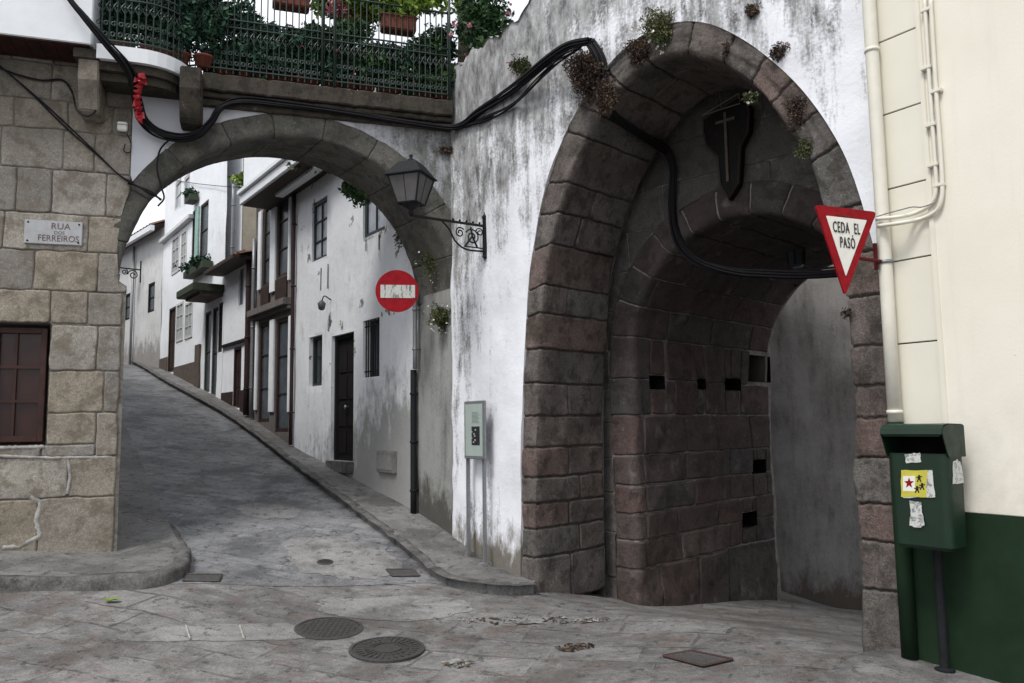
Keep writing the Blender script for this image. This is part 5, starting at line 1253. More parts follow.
weed(404, 236, FRr, .05, (.12, .10, .12), 420, 'leaf_dry', 'thin dry weed on the right inner side of the street arch', 44, None, .02)
weed(433, 262, FRr, .05, (.16, .10, .20), 600, 'leaf_weed', 'sparse weed with tiny white specks on the inner side of the street arch', 45, ('petal_white', 16, .014), .016)
weed(441, 317, FRr, .06, (.13, .12, .13), 1200, 'leaf_weed', 'bushy weed with white flowers sticking out at the right foot of the street arch', 46, ('petal_white', 34, .018), .02)
weed(448, 150, FL, .03, (.20, .04, .05), 240, 'leaf_dry', 'dry moss on the stained plaster beside the lantern', 47, None, .018)
weed(245, 180, FS, .25, (.2, .2, .12), 160, 'leaf_bright', 'bright weed growing in the gutter of the peeling white house', 48, None, .05)
weed(320, 165, FS, .2, (.5, .2, .10), 240, 'leaf_weed', 'low weeds along the gutter edge of the peeling white house', 49, None, .04)

# ================================================================== CABLES
def bundle(name, pts, n, r, spread, label, mat='cable', seed=0, grp=None):
    r_ = random.Random(seed); t = thing(name, pts[0], label, 'cable', grp); base = spline(pts, 8); K = len(base)
    for k in range(n):
        a = 2*math.pi*k/n; ph = r_.uniform(0, 6); q = []
        for i, p in enumerate(base):
            s_ = i/K*9; sp = spread*(.7+.5*math.sin(s_*1.3+ph)); T = base[min(i+1, K-1)]-base[max(i-1, 0)]; T = T/max(np.linalg.norm(T), 1e-6); x = np.cross(T, [0.3, .9, .2]); x /= np.linalg.norm(x); y = np.cross(T, x)
            q.append(p+x*sp*math.cos(a+s_*.6)+y*sp*math.sin(a+s_*.6))
        mb = MB(); mb.tube(q, r*(.8+.5*r_.random()), 6); mb.build('strand', M[mat], t, True)
    return t
c1 = [FL.at(x, y, w) for x, y, w in ((20, -95, .50), (62, -12, .60), (84, 18, .60), (108, 46, .52), (130, 72, .38), (137, 98, .20), (143, 120, .12), (158, 133, .10), (180, 138, .12), (198, 134, .16), (211, 122, .12), (222, 108, .09), (245, 101, .09), (290, 105, .09), (340, 111, .09), (400, 120, .09), (445, 126, .09))]
c1b = [FE.at(x, y, w) for x, y, w in ((462, 124, .05), (478, 112, .05), (500, 98, .05), (522, 82, .05), (548, 60, .06), (568, 46, .06), (590, 40, .07))]
bundle('cable_bundle', c1+c1b, 10, .009, .034, 'thick bundle of black cables draped under the terrace cornice and up across the white wall', seed=2)
c1c = [FE.at(x, y, w) for x, y, w in ((455, 128, .04), (480, 121, .04), (510, 106, .05), (535, 84, .05), (556, 62, .05), (580, 48, .06))]
bundle('cable_bundle', c1c, 5, .007, .022, 'thinner black cables sagging below the main bundle on the white wall', seed=5)
c2 = [FG.at(590, 42, .06), FG.at(602, 62, .06), FG.at(604, 90, .02), FG.at(612, 112, -.1), FG.at(634, 130, -.45), FG.at(654, 143, -.8), FG.at(668, 152, -1.06), FG.at(674, 172, -1.10), FG.at(673, 205, -1.10), FG.at(676, 232, -1.10), FG.at(686, 252, -1.10), FG.at(704, 265, -1.10), FG.at(735, 273, -1.12), FG.at(765, 274, -1.12), FG.at(800, 274, -1.12), FG.at(835, 272, -1.12), FG.P(2.95, 2.86, -1.10), FG.P(3.18, 2.84, -1.08)]
bundle('cable_bundle', c2, 9, .011, .032, 'black cable bundle running into the gate and down round the inner arch', seed=3)
bundle('cable', [FL.at(x, y, .03) for x, y in ((-20, 50), (0, 66), (30, 92), (62, 122), (95, 152), (118, 174), (133, 183))], 2, .009, .012, 'pair of black cables slanting down across the granite wall', seed=4)
bundle('cable', [FL.at(x, y, w) for x, y, w in ((-20, 58, .03), (10, 72, .03), (40, 80, .03), (62, 80, .03), (72, 92, .1), (77, 110, .25), (88, 116, .30), (97, 108, .25), (101, 92, .06), (112, 83, .03), (128, 88, .03), (134, 100, .06))], 1, .008, .0, 'thin black cable looping under the pale corbel', seed=6)
bundle('cable', [FL.at(x, y, .04) for x, y in ((170, 139), (160, 150), (157, 168), (161, 186), (164, 198), (158, 206))], 1, .010, .0, 'short black cable looping down the left side of the street arch', seed=7)
bundle('cable', [FL.at(x, y, .04) for x, y in ((128, 182), (135, 185), (146, 190), (156, 196), (161, 200))], 2, .008, .010, 'short black cables crossing the left springing of the street arch', seed=8)
# red plastic tied round the cables
rd = thing('red_ribbon', FL.at(141, 112, .2), 'crumpled red plastic ribbon tied round the black cables by the corbel', 'ribbon')
pts = [FL.at(x, y, w) for x, y, w in ((141, 74, .40), (140, 84, .33), (138, 94, .28), (137, 104, .24), (139, 114, .20), (140, 121, .2))]
b_ = spline(pts, 5); mb = MB(); R = [.030*(1+.5*math.sin(i*2.3)) for i in range(len(b_))]; mb.tube([p+v3(.012*math.sin(i*1.9), 0, .008*math.cos(i*2.7)) for i, p in enumerate(b_)], R, 7); mb.build('knot', M['redplastic'], rd)
mb = MB()
for k, (x, y, dx) in enumerate(((143, 78, 4), (136, 100, -3), (142, 112, 3), (137, 76, -3))):
    mb = MB(); a = FL.at(x, y, .36-.004*(y-76)); mb.add([a, a+FL.d*.012*dx*.5, a+FL.d*.01*dx-v3(0, 0, .07)+FL.n*.01, a-v3(0, 0, .06)], [(0, 1, 2, 3)]); mb.build('loose_end', M['redplastic'], rd)

# ================================================================== STREET NAME PLAQUE
pq = thing('name_plaque', FL.at(54, 245, .02), 'grey marble street name plaque screwed to the granite wall', 'plaque')
ua, za = FL.uv(25, 232); ub, zb2 = FL.uv(83, 234); zt = (FL.uv(25, 220)[1]+FL.uv(82, 223)[1])/2; zb3 = (FL.uv(25, 244)[1]+FL.uv(82, 246)[1])/2
mb = MB(); mb.fbox(FL, ua, ub, zb3, zt, .005, .035); bevel(mb.build('slab', M['plaque'], pq), .004)
mb = MB(); P_ = lambda u, z, w: FL.P(u, z, w); um = (ua+ub)/2
text_mesh(mb, P_, 'RUA', .085, um+.06, zt-.055, .0355); text_mesh(mb, P_, 'DOS', .045, um+.05, (zt+zb3)/2-.002, .0355); text_mesh(mb, P_, 'FERREIROS', .085, um+.045, zb3+.055, .0355, sx=.86)
mb.build('lettering', flat('worn_letter_paint', (.12, .08, .075), .8), pq)
for a in (ua+.03, ub-.03):
    for z in (zt-.025, zb3+.025): mb = MB(); mb.lathe(FL.P(a, z, .034), [(.010, 0), (.009, .004), (.002, .006)], 8, 0, (FL.d, v3(0, 0, 1), FL.n)); mb.build('screw', M['iron'], pq)

# ================================================================== WALL LANTERN ON BRACKET
W0 = FE.at(484.5, 236, .02); FK = Frame(W0, FE.n, FE.d)
la = thing('street_lamp', W0, 'black iron lantern on an ornate bracket fixed to the white wall between the arches', 'street lamp')
fk = lambda x, y: FK.uv(x, y)
u_l, z_l = fk(411, 209); za_ = fk(455, 222)[1]
PK = lambda a, b: FK.P(a, b, 0)
mb = MB(); zt_, zb_ = fk(485, 214)[1], fk(485, 261)[1]; mb.fbox(FK, -.02, .012, zb_+.04, zt_-.04, -.018, .018)
mb.lathe(PK(0, zt_-.05), [(.022, 0), (.026, .02), (.006, .05), (.003, .07)], 8); mb.lathe(PK(0, zb_), [(.003, 0), (.006, .02), (.026, .04), (.02, .06)], 8); mb.build('wall_bar', M['iron'], la)
mb = MB(); mb.fbox(FK, 0, u_l, za_-.010, za_+.012, -.011, .011); mb.build('arm', M['iron'], la)
a2 = fk(443, 226)[0]; 
mb = MB(); mb.tube(spline([PK(a2*1.02, za_-.01), PK(a2*.86, za_-.08), PK(a2*.70, za_-.20), PK(a2*.45, za_-.265), PK(.02, za_-.265)], 6), .010, 6)
mb.tube([PK(.02, za_-.235), PK(a2*.5, za_-.235)], .007, 6)
mb.tube(scroll((a2*.30, za_-.13), .085, PK, .5, 1.6), .008, 5); mb.tube(scroll((a2*.60, za_-.10), .055, PK, 2.5, -1.5), .008, 5); mb.tube(scroll((a2*.12, za_-.07), .045, PK, 0, 1.4), .007, 5)
mb.tube([PK(a2*.34, za_-.03), PK(a2*.30, za_-.12), PK(a2*.18, za_-.235)], .010, 6); mb.tube([PK(a2*.30, za_-.12), PK(a2*.48, za_-.235)], .010, 6)
for k in range(5): mb.lathe(PK(a2*(.12+.16*k), za_+.012), [(.004, 0), (.014, .012), (.004, .026)], 6)
mb.build('scrollwork', M['iron'], la, True)
cl_ = PK(u_l, 0); zb_l = fk(411, 209)[1]; zg0 = fk(411, 204)[1]; zg1 = fk(411, 178)[1]; zr = fk(411, 163)[1]; zp = fk(411, 154)[1]
pxm = abs(fk(421, 190)[0]-fk(411, 190)[0])/10; mperpx = float(np.linalg.norm((cl_-O)[:2]))/830.
def sq(mb, z0, r0, z1, r1, rot=.45, n=4, mi=0):
    V = []; 
    for z, r in ((z0, r0), (z1, r1)):
        for k in range(n): a = rot+2*math.pi*k/n; V.append(v3(cl_[0]+r*math.cos(a), cl_[1]+r*math.sin(a), z))
    mb.add(V, [(k, (k+1) % n, n+(k+1) % n, n+k) for k in range(n)]+[tuple(range(n))[::-1], tuple(range(n, 2*n))], mi); return V
r_top, r_bot = 21*mperpx*1.22, 12.5*mperpx*1.22
mb = MB(); gv = sq(mb, zg0, r_bot, zg1, r_top); ln = mb.build('lantern', M['frost'], la)
mb = MB()
for k in range(4): mb.tube([gv[k], gv[4+k]], .010, 5); mb.tube([gv[k], gv[(k+1) % 4]], .009, 5); mb.tube([gv[4+k], gv[4+(k+1) % 4]], .010, 5)
for k in range(4): mb.tube([(gv[k]+gv[(k+1) % 4])/2, (gv[4+k]+gv[4+(k+1) % 4])/2], .004, 4)
mb.build('frame', M['iron'], ln)
mb = MB(); sq(mb, zg1, r_top*1.16, zg1+.012, r_top*1.16); sq(mb, zg1+.012, r_top*1.12, zr-.02, r_top*.62); sq(mb, zr-.02, r_top*.62, zr, r_top*.5); mb.build('cap', M['iron'], la)
mb = MB(); mb.lathe(v3(cl_[0], cl_[1], zr), [(.035, 0), (.04, .03), (.02, .04), (.012, .06), (.02, .07), (.004, zp-zr)], 10); mb.build('finial', M['iron'], la, True)
mb = MB(); mb.lathe(v3(cl_[0], cl_[1], za_), [(.018, 0), (.03, .03), (.02, .05), (r_bot*.6, zg0-za_-.015), (r_bot*.8, zg0-za_)], 10); mb.build('foot', M['iron'], la, True)

# ================================================================== SIGNS
def facing(px, py, Y, ang):
    o = atY(px, py, Y); d = v3(math.cos(math.radians(ang)), math.sin(math.radians(ang)), 0); return Frame(o, d, (d[1], -d[0]))
FY = facing(845, 240, 4.85, 23)
ys_ = thing('yield_sign', FY.at(845, 240), 'triangular red and white yield sign on a bracket at the cream corner pipe', 'traffic sign')
c3 = [FY.uv(816, 206), FY.uv(875, 213), FY.uv(845, 294)]; cc = np.mean(np.array(c3), 0)
def rtri(scale, rad):
    out = []; P3 = [cc+(np.array(p)-cc)*scale for p in c3]
    for i in range(3):
        a, b, c = P3[i-1], P3[i], P3[(i+1) % 3]; d1 = (a-b)/np.linalg.norm(a-b); d2 = (c-b)/np.linalg.norm(c-b)
        q0, q1 = b+d1*rad, b+d2*rad
        for k in range(7): t = k/6; out.append(tuple((1-t)**2*q0+2*t*(1-t)*b+t*t*q1))
    return out
mb = MB(); mb.prism(FY.P, rtri(1.04, .035), -.008, .004); mb.build('plate', M['red'], ys_)
mb = MB(); mb.prism(FY.P, rtri(.69, .008), .004, .0065); face = mb.build('face', M['signwhite'], ys_)
mb = MB(); ht = c3[0][1]-c3[2][1]; 
for tx, cxo, czo in (('CEDA EL', .002, .054), ('PASÓ', .004, -.040)):
    for dx_, dz_ in ((-.0015, 0), (0, 0), (.0015, 0), (0, .0015)): text_mesh(mb, FY.P, tx.replace(' ', '  '), .098, cc[0]+cxo+dx_, cc[1]+czo+dz_, .0075+dx_*.1+dz_*.2, sx=.47, sp=1.18)
mb.build('lettering', M['letter'], face)
mb = MB(); r_ = random.Random(4)
for k in range(8):
    u = cc[0]+r_.uniform(-.11, .12); z = cc[1]+.135-.045*(u-cc[0])+r_.uniform(-.004, .004)
    q = [(u+r_.uniform(.3, 1)*.012*math.cos(a), z+r_.uniform(.3, 1)*.010*math.sin(a)) for a in np.linspace(0, 6.28, 7)[:-1]]; mb.prism(FY.P, q, .004, .0072)
mb.build('rust_chip', flat('rust', (.12, .035, .02), .9), ys_)
mb = MB(); pz = FC.uv(886, 262, .05)[1]; pp_ = pipx(pz); q = FY.P(cc[0]+.07, pz, -.012); mb.tube([q, pp_], .012, 6); mb.tube([FY.P(cc[0]+.02, pz+.0, -.012), FY.P(cc[0]+.10, pz, -.012)], .014, 6); mb.tube([pp_-v3(0, 0, .05)+FC.n*.055-FC.d*.03, pp_+v3(0, 0, .12)+FC.n*.055-FC.d*.03], .014, 6); mb.build('bracket', flat('dark_red_bracket', (.09, .008, .010), .7, .2), ys_)
# no entry disc
FN = facing(397, 291, 8.7, 8)
ne = thing('no_entry_sign', FN.at(397, 291), 'round red no entry sign with a scuffed white bar at the street arch', 'traffic sign')
cu_, cz_ = FN.uv(397, 291); Rn = (FN.uv(418.5, 291)[0]-FN.uv(375.5, 291)[0])/2
circ = lambda R: [(cu_+R*math.cos(a), cz_+R*math.sin(a)) for a in np.linspace(0, 2*math.pi, 49)[:-1]]
mb = MB(); mb.prism(FN.P, circ(Rn), -.012, .002); mb.build('disc', M['red'], ne)
a, b = FN.uv(380.5, 291)[0], FN.uv(415, 291)[0]; z0, z1 = FN.uv(397, 298)[1], FN.uv(397, 285)[1]
m = Mt('scuffed_white', .6); m.col(m.mix(m.mr(m.noise(9, 6, .75, m.vec(3, 3, 1)), .52, .56, 0, 1), (.50, .50, .47), (.16, .15, .14))); 
mb = MB(); mb.fbox(FN, a, b, z0, z1, .002, .006); mb.build('bar', m.m, ne)
mb = MB(); q = FS.at(415, 296, .07); mb.tube([FN.P(cu_, cz_, -.03), FN.P(cu_+Rn*.8, cz_-.01, -.03), q], .014, 6); mb.tube([FN.P(cu_, cz_, -.012), FN.P(cu_, cz_, -.035)], .03, 8); mb.build('bracket', M['steel'], ne)
# information board
G1 = gnd(468, 554, KH); FI = Frame(G1, FE.d, FE.n)
ib = thing('information_sign', G1, 'slim pale green information board with a dark photo on two grey posts', 'sign')
ua, ub = FI.uv(468, 430)[0], FI.uv(488, 430)[0]; zt, zb_ = FI.uv(478, 401)[1], FI.uv(478, 459)[1]; zb_l, zt_l = zb_, zt
for px in (468.2, 484.5):
    u = FI.uv(px, 500)[0]; g = FI.P(u, 0); zg = hgt(g[0], g[1])+KH
    mb = MB(); mb.fbox(FI, u-.016, u+.016, zg-.02, zt, -.016, .016); bevel(mb.build('post', M['steel'], ib), .004)
    mb = MB(); mb.fbox(FI, u-.055, u+.055, zg-.03, zg+.025, -.055, .055); bevel(mb.build('foot', M['patch'], ib), .01)
mb = MB(); mb.fbox(FI, ua, ub, zb_, zt, .017, .045); bevel(mb.build('panel_case', M['steel'], ib), .005)
wI = ub-ua; mb = MB(); mb.fbox(FI, ua+.03, ub-.03, zb_+.03, zt-.03, .045, .048); pn = mb.build('panel', flat('pale_green_print', (.34, .40, .365), .4, .4, var=.05), ib)
mb = MB(); mb.fbox(FI, ua+wI*.40, ub-wI*.20, zb_+(zt-zb_)*.24, zb_+(zt-zb_)*.56, .048, .050); mb.build('photo', M['letter'], pn)
mb = MB(); pc = [(ua+wI*(.5+.1*math.sin(k*2.3)), zb_+(zt-zb_)*(.28+.035*k)) for k in range(7)]
for a, z in pc: mb.fbox(FI, a-.012, a+.014, z, z+.014, .050, .051)
mb.build('photo_highlight', M['plaque'], pn)
mb = MB()
for k in range(9): z = zb_+(zt-zb_)*(.62+.022*k); mb.fbox(FI, ua+wI*.42, ub-wI*(.2+.05*(k % 3)), z, z+.003, .048, .049)
mb.build('small_print', M['tealwood'], pn)

# ================================================================== WOODEN CROSS CASE ABOVE THE INNER ARCH
FTn = Frame(A+nB*D2, dB, -nB)
cx_ = thing('cross_case', FTn.at(725, 150, .02), 'dark wooden shield shaped case with a thin cross, high inside the gate', 'crucifix')
ol = [(702, 118), (738, 95), (746, 99), (749, 110), (748, 130), (740, 146), (738, 184), (728, 200), (719, 185), (717, 157), (705, 144), (702, 132)]
ol = [FTn.uv(x, y, .1) for x, y in ol]
mb = MB(); mb.prism(FTn.P, ol, .0, .08); bevel(mb.build('back_board', M['darkwood'], cx_), .006)
mb = MB(); c_ = np.mean(np.array(ol), 0)
lp = [FTn.P(*(c_+(np.array(p)-c_)*.97), .085) for p in ol]; mb.tube(lp+[lp[0]], .012, 5); mb.build('moulding', M['maroon'], cx_)
mb = MB(); a, z = FTn.uv(724.5, 112, .1); a2_, z2_ = FTn.uv(725, 182, .1); mb.fbox(FTn, a-.012, a+.012, z2_, z, .085, .10); zc = z-(z-z2_)*.12
mb.fbox(FTn, a-.10, a+.10, zc-.012, zc+.012, .086, .099, slope=.0); mb.build('cross', M['brownband'], cx_)
mb = MB(); p, q, r2_ = FTn.P(*FTn.uv(703, 116, .1), .12), FTn.P(*FTn.uv(740, 94, .1), .12), FTn.P(*FTn.uv(741, 104, .1), .12); mb.tube([p, r2_, q], .007, 5); mb.tube([p, q], .007, 5); mb.build('little_roof', M['darkstone'], cx_)
# small lantern under the vault
lq = FG.at(796, 256, -3.0); vl = thing('vault_lantern', lq, 'small dark lantern fixed under the far end of the vault', 'lamp')
mb = MB(); mb.lathe(lq-v3(0, 0, .13), [(.05, 0), (.085, .02), (.10, .20), (.05, .24)], 6); mb.build('glass', M['pane'], vl)
mb = MB(); 
for k in range(6): a = k*math.pi/3; mb.tube([lq+v3(.085*math.cos(a), .085*math.sin(a), -.11), lq+v3(.102*math.cos(a), .102*math.sin(a), .07)], .010, 4)
mb.tube([lq+v3(0, 0, .1), lq+v3(0, 0, .35)], .012, 5); mb.lathe(lq+v3(0, 0, .07), [(.12, 0), (.05, .06), (.01, .08)], 6); mb.build('cage', M['iron'], vl)

# ================================================================== LITTER BIN
BP = gnd(945, 671, .07); FBn = Frame(BP, FC.d, FC.n)
bn_ = thing('litter_bin', BP, 'dark green litter bin with torn stickers on a black post by the cream house', 'litter bin')
zt = FBn.uv(947, 424, .15)[1]; zb_ = FBn.uv(940, 553, .28)[1]
mb = MB(); mb.tube([FBn.P(0, BP[2]-.03), FBn.P(0, zt-.2)], .026, 12); mb.build('post', M['iron'], bn_, True)
mb = MB(); mb.lathe(BP, [(.055, -.01), (.055, .012), (.03, .02)], 12); mb.build('base_plate', M['iron'], bn_)
UW, W1, W2 = .178, .03, .235; ubn = .035
def rr_rect(u0, u1, w0, w1, r, n=6):
    out = []
    for cx, cy, a0 in ((u1-r, w1-r, 0), (u0+r, w1-r, 90), (u0+r, w0+r, 180), (u1-r, w0+r, 270)):
        for k in range(n+1): a = math.radians(a0+90*k/n); out.append((cx+r*math.cos(a), cy+r*math.sin(a)))
    return out
H_ = zt-zb_; zf_ = zt-H_*.235
def shell(mb, zs, open_top=True):
    """zs list of (z, shrink)"""
    V = []; base = rr_rect(ubn-UW, ubn+UW, W1, W2, .045); n = len(base)
    for z, s_ in zs:
        for u, w in base: V.append(FBn.P(ubn+(u-ubn)*s_, z, W1+(w-W1)*s_))
    F = [(i*n+k, i*n+(k+1) % n, (i+1)*n+(k+1) % n, (i+1)*n+k) for i in range(len(zs)-1) for k in range(n)]; F.append(tuple(range(n))[::-1]); mb.add(V, F); return n
mb = MB(); shell(mb, [(zb_, .88), (zb_+.012, .93), (zb_+.02, .955), (zf_-.012, .995), (zf_, 1.0), (zf_, .975), (zb_+.2, .95)]); flip_check(mb.build('body', M['bingreen'], bn_))
for p_ in bn_.children[-1].data.polygons: p_.use_smooth = False
# hood: cheeks and curved lid, open at the front
prof = [(W1, zf_-.01), (W1, zt-.03), (W1+.01, zt-.008), (W1+.03, zt), (W2-.03, zt+.004), (W2+.015, zt-.004), (W2+.04, zt-.025), (W2+.048, zt-.055), (W2+.042, zt-.062)]
mb = MB(); V = []; n = len(prof)
for u in (ubn-UW-.004, ubn+UW+.004):
    for w, z in prof: V.append(FBn.P(u, z, w))
for u in (ubn-UW+.012, ubn+UW-.012):
    for w, z in prof: V.append(FBn.P(u, z-.008, w-.006 if w > W1+.02 else w+.008))
F = [(k, k+1, n+k+1, n+k) for k in range(n-1)]+[(2*n+k, 2*n+k+1, 3*n+k+1, 3*n+k) for k in range(n-1)]; mb.add(V, F)
for u in (ubn-UW-.003, ubn+UW+.003):
    q = [(W1, zf_-.02), (W1, zt-.01), (W1+.02, zt-.001), (W2-.02, zt-.001), (W2+.03, zt-.02), (W2+.04, zt-.05), (W2-.005, zf_-.0), (W2-.02, zf_-.02)]
    mb.prism(lambda a, b, c: FBn.P(u+c, b, a), q, -.003, .003)
mb.build('hood', M['bingreen'], bn_)
mb = MB(); mb.fbox(FBn, ubn-UW+.02, ubn+UW-.02, zf_-.10, zf_-.095, W1+.02, W2-.02); mb.fbox(FBn, ubn-UW+.01, ubn+UW-.01, zf_-.02, zt-.02, W1+.004, W1+.02); mb.build('mouth_shade', M['black'], bn_)  # black sheets standing for the shade inside the bin mouth
wS = W2+.0012
def sticker(name, pxs, mat, front=True, extra=None, label=None, d=.0):
    r_ = random.Random(len(pxs)+int(pxs[0][0])); q = []
    fr = FBn if front else Frame(FBn.P(ubn+UW, 0), FC.n, FC.d)
    ww = (W2 if front else 0)+.0015+d
    for i, (x, y) in enumerate(pxs):
        a = fr.uv(x, y, ww); b = fr.uv(*pxs[(i+1) % len(pxs)], ww)
        for k in range(5): t = k/5; q.append((a[0]+(b[0]-a[0])*t+r_.uniform(-.003, .003), a[1]+(b[1]-a[1])*t+r_.uniform(-.003, .003)))
    mb = MB(); mb.prism(fr.P, q, ww-.0005, ww+.0008); o = mb.build(name, mat, bn_)
    if label: o['label'] = label
    return o
paper = Mt('torn_paper', .7); paper.col(paper.mix(paper.mr(paper.noise(30, 6, .8), .52, .56), (.55, .55, .52), (.20, .21, .22)))
paperm = paper.m; yel = flat('yellow_sticker', (.50, .45, .06), .5, .3, var=.15)
sticker('sticker', [(905, 454), (920, 453), (921, 462), (906, 463)], paperm, label='small grey sticker with worn print')
sticker('sticker', [(901, 471), (932, 470), (935, 497), (903, 498)], paperm, d=.0005, label='white torn paper round the yellow sticker')
s1 = sticker('sticker', [(901, 470), (927, 470), (926, 497), (901, 497)], yel, d=.0015, label='yellow square sticker with a red star and dark figures')
def mark(pxs, mat, name, par): 
    q = [FBn.uv(x, y, W2+.004) for x, y in pxs]; mb = MB(); mb.prism(FBn.P, q, W2+.0036, W2+.0042); o = mb.build(name, mat, par); return o
mark([(903, 476), (915, 476), (915, 491), (903, 491)], M['signwhite'], 'white_field', s1)
star = [(909+(5.2 if k % 2 == 0 else 2.2)*math.cos(math.pi/5*k-1.57), 483+(5.8 if k % 2 == 0 else 2.4)*math.sin(math.pi/5*k-1.57)) for k in range(10)]
q = [FBn.uv(x, y, W2+.005) for x, y in star]; mb = MB(); mb.prism(FBn.P, q, W2+.0043, W2+.005); mb.build('star', M['red'], s1)
mb = MB()
for cx0, cy0 in ((919, 478), (922, 486), (917, 489)):
    for pts in ([(-1, -3), (1, -3), (1.6, 1), (-1.4, 1)], [(-3, -1), (3, -2), (3, -1), (-3, 0)], [(-2.5, 4), (-1, 0), (1, 0), (2.5, 4), (1.3, 4), (0, 1.5), (-1.3, 4)]): mb.prism(FBn.P, [FBn.uv(cx0+a, cy0+b, W2+.005) for a, b in pts], W2+.0036, W2+.0046)
mb.build('figure', M['letter'], s1)
sticker('sticker', [(909, 501), (921, 502), (922, 512), (925, 526), (917, 528), (909, 525), (911, 513)], paperm, label='torn white paper strip low on the front')
sticker('sticker', [(952, 441), (964, 442), (963, 453), (952, 453)], paperm, False, label='small red and white sticker on the side')
sticker('sticker', [(953, 462), (957, 459), (961, 463), (964, 483), (953, 484)], paperm, False, label='white torn sticker lower on the side')

# ================================================================== THINGS IN THE GROUND
def manhole(px, py, wpx, label, name='manhole_cover', ribs=True):
    c = gnd(px, py); a, b = gnd(px-wpx/2, py), gnd(px+wpx/2, py); R = float(np.linalg.norm((b-a)[:2]))/2
    e = .05; nx = -(hgt(c[0]+e, c[1])-hgt(c[0]-e, c[1]))/(2*e); ny = -(hgt(c[0], c[1]+e)-hgt(c[0], c[1]-e))/(2*e); Z = unit((nx, ny, 1)); X = unit(np.cross([0, 1, 0], Z)); Y = np.cross(Z, X); c = c+Z*.012
    t = thing(name, c, label, 'manhole cover')
    mb = MB(); mb.lathe(c, [(R, -.03), (R, .002), (R-.012, .005), (R*.90, .005), (R*.90, -.004), (R*.88, -.006)], 48, 0, (X, Y, Z)); mb.build('rim', M['castiron'], t)
    mb = MB(); mb.lathe(c, [(R*.885, -.02), (R*.885, .001), (.001, .002)], 40, 0, (X, Y, Z)); o = mb.build('cover', M['castiron'], t)
    mb = MB()
    if ribs:
        for k in range(28):
            a = 2*math.pi*k/28; d = X*math.cos(a)+Y*math.sin(a); s_ = np.cross(Z, d)
            for r0, r1 in ((.45, .60), (.66, .84)):
                mb.box(lambda i, j, h: c+d*i*R+s_*j+Z*h, r0, r1, -.008, .008, .001, .007)
        mb.lathe(c, [(R*.40, .001), (R*.40, .008), (R*.36, .008), (R*.36, .001)], 32, 0, (X, Y, Z))
    else:
        for i in range(-5, 6):
            for j in range(-5, 6):
                if i*i+j*j < 27: mb.box(lambda a_, b_, h: c+X*a_+Y*b_+Z*h, (i*.15-.04)*R, (i*.15+.04)*R, (j*.15-.04)*R, (j*.15+.04)*R, .001, .006)
    mb.build('raised_pattern', M['castiron'], o)
manhole(387, 650, 76, 'round iron manhole cover with radial ribs, the nearer one at bottom centre'); manhole(329, 629.5, 70, 'round iron manhole cover with small studs, left of and behind the ribbed one', ribs=False)
manhole(325, 563.5, 17, 'tiny round iron cover in the pale street patch', 'valve_cover', False)
def grate(quad, label, name, dz=.012, bars=9, rust=True, dark=False):
    q = [gnd(x, y)+v3(0, 0, dz) for x, y in quad]; c = sum(q)/4; t = thing(name, c, label, 'drain'); mb = MB()
    for i in range(4): mb.tube([q[i], q[(i+1) % 4]], .008, 4)
    mb.build('frame', flat('rusty_frame', (.045, .024, .02), .85) if rust else M['castiron'], t)
    mb = MB(); mb.add([p-v3(0, 0, .0085) for p in q], [(0, 1, 2, 3)]); 
    if not dark:
        for k in range(1, bars): s_ = k/bars; mb.tube([q[0]*(1-s_)+q[1]*s_-v3(0, 0, .003), q[3]*(1-s_)+q[2]*s_-v3(0, 0, .003)], .006, 4)
    mb.build('grating', M['castiron'], t)
grate([(663, 657.5), (692, 652.5), (733, 661), (703, 668)], 'square sunken drain with a rusty frame at bottom right of centre', 'drain_grate')
grate([(183, 582), (186, 575.5), (222, 576), (219, 582.5)], 'small grey drain grate beside the rounded left kerb', 'drain_grate', .014, 6, False)
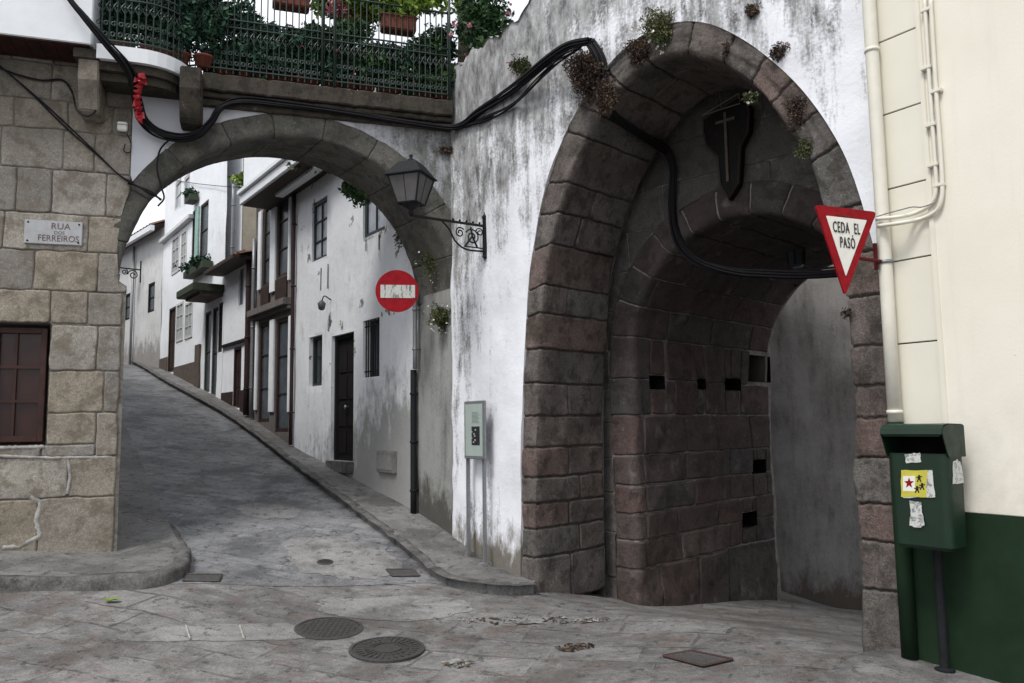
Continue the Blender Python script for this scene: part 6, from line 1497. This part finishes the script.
grate([(386, 571), (392, 577.5), (420, 577), (412, 570.5)], 'dark drain grate against the right kerb', 'drain_grate', .016, 7, False)
# broken valve box with debris
def debris(name, pxc, rx, ry, n, label, mats, seed, cat='debris'):
    c = gnd(*pxc); t = thing(name, c, label, cat); r_ = random.Random(seed)
    for i, m in enumerate(mats):
        mb = MB()
        for k in range(n//len(mats)):
            a = r_.uniform(0, 6.28); rr_ = math.sqrt(r_.random()); x = c[0]+rx*rr_*math.cos(a); y = c[1]+ry*rr_*math.sin(a); z = hgt(x, y)+.008
            s_ = r_.uniform(.008, .03); th = r_.uniform(0, 6.28); ex = r_.uniform(.4, 2.2); u = v3(math.cos(th), math.sin(th), 0)*s_*ex; v = v3(-math.sin(th), math.cos(th), 0)*s_*.6; h = v3(0, 0, r_.uniform(.004, .012))
            mb.add([v3(x, y, z)-u, v3(x, y, z)-v, v3(x, y, z)+u, v3(x, y, z)+v, v3(x, y, z)+h], [(0, 1, 4), (1, 2, 4), (2, 3, 4), (3, 0, 4)], 0, r_.random())
        mb.build('leaf_litter' if i == 0 else 'chips', m, t)
    return tag(t, kind='stuff')
debris('leaf_debris', (535, 621), .62, .10, 120, 'scattered dry leaves and broken cement along a crack before the gate', [M['leaf_dry'], M['patch']], 3)
debris('leaf_debris', (575, 648), .14, .09, 60, 'small heap of dark litter in a broken hollow of the paving', [M['leaf_dry'], M['darkwood']], 5)
debris('leaf_debris', (458, 664), .10, .07, 40, 'broken pale chips in a pothole at the bottom centre', [M['leaf_dry'], M['patch']], 7)
lc = gnd(112, 602.5); lit = thing('litter', lc, 'crumpled yellowish green leaf or wrapper on the paving near the left kerb', 'litter')
mb = MB(); V = []; r_ = random.Random(6)
for i in range(5):
    for j in range(3): V.append(lc+v3((i-2)*.028, (j-1)*.028, .012+r_.uniform(0, .025)))
mb.grid(V, 5, 3); mb.build('wrapper', M['leaf_bright'], lit)
# stones broken out of the paving
patch('paving_patch', [(512, 621), (530, 617.5), (548, 619), (540, 624), (520, 625)], .010, M['patch'])
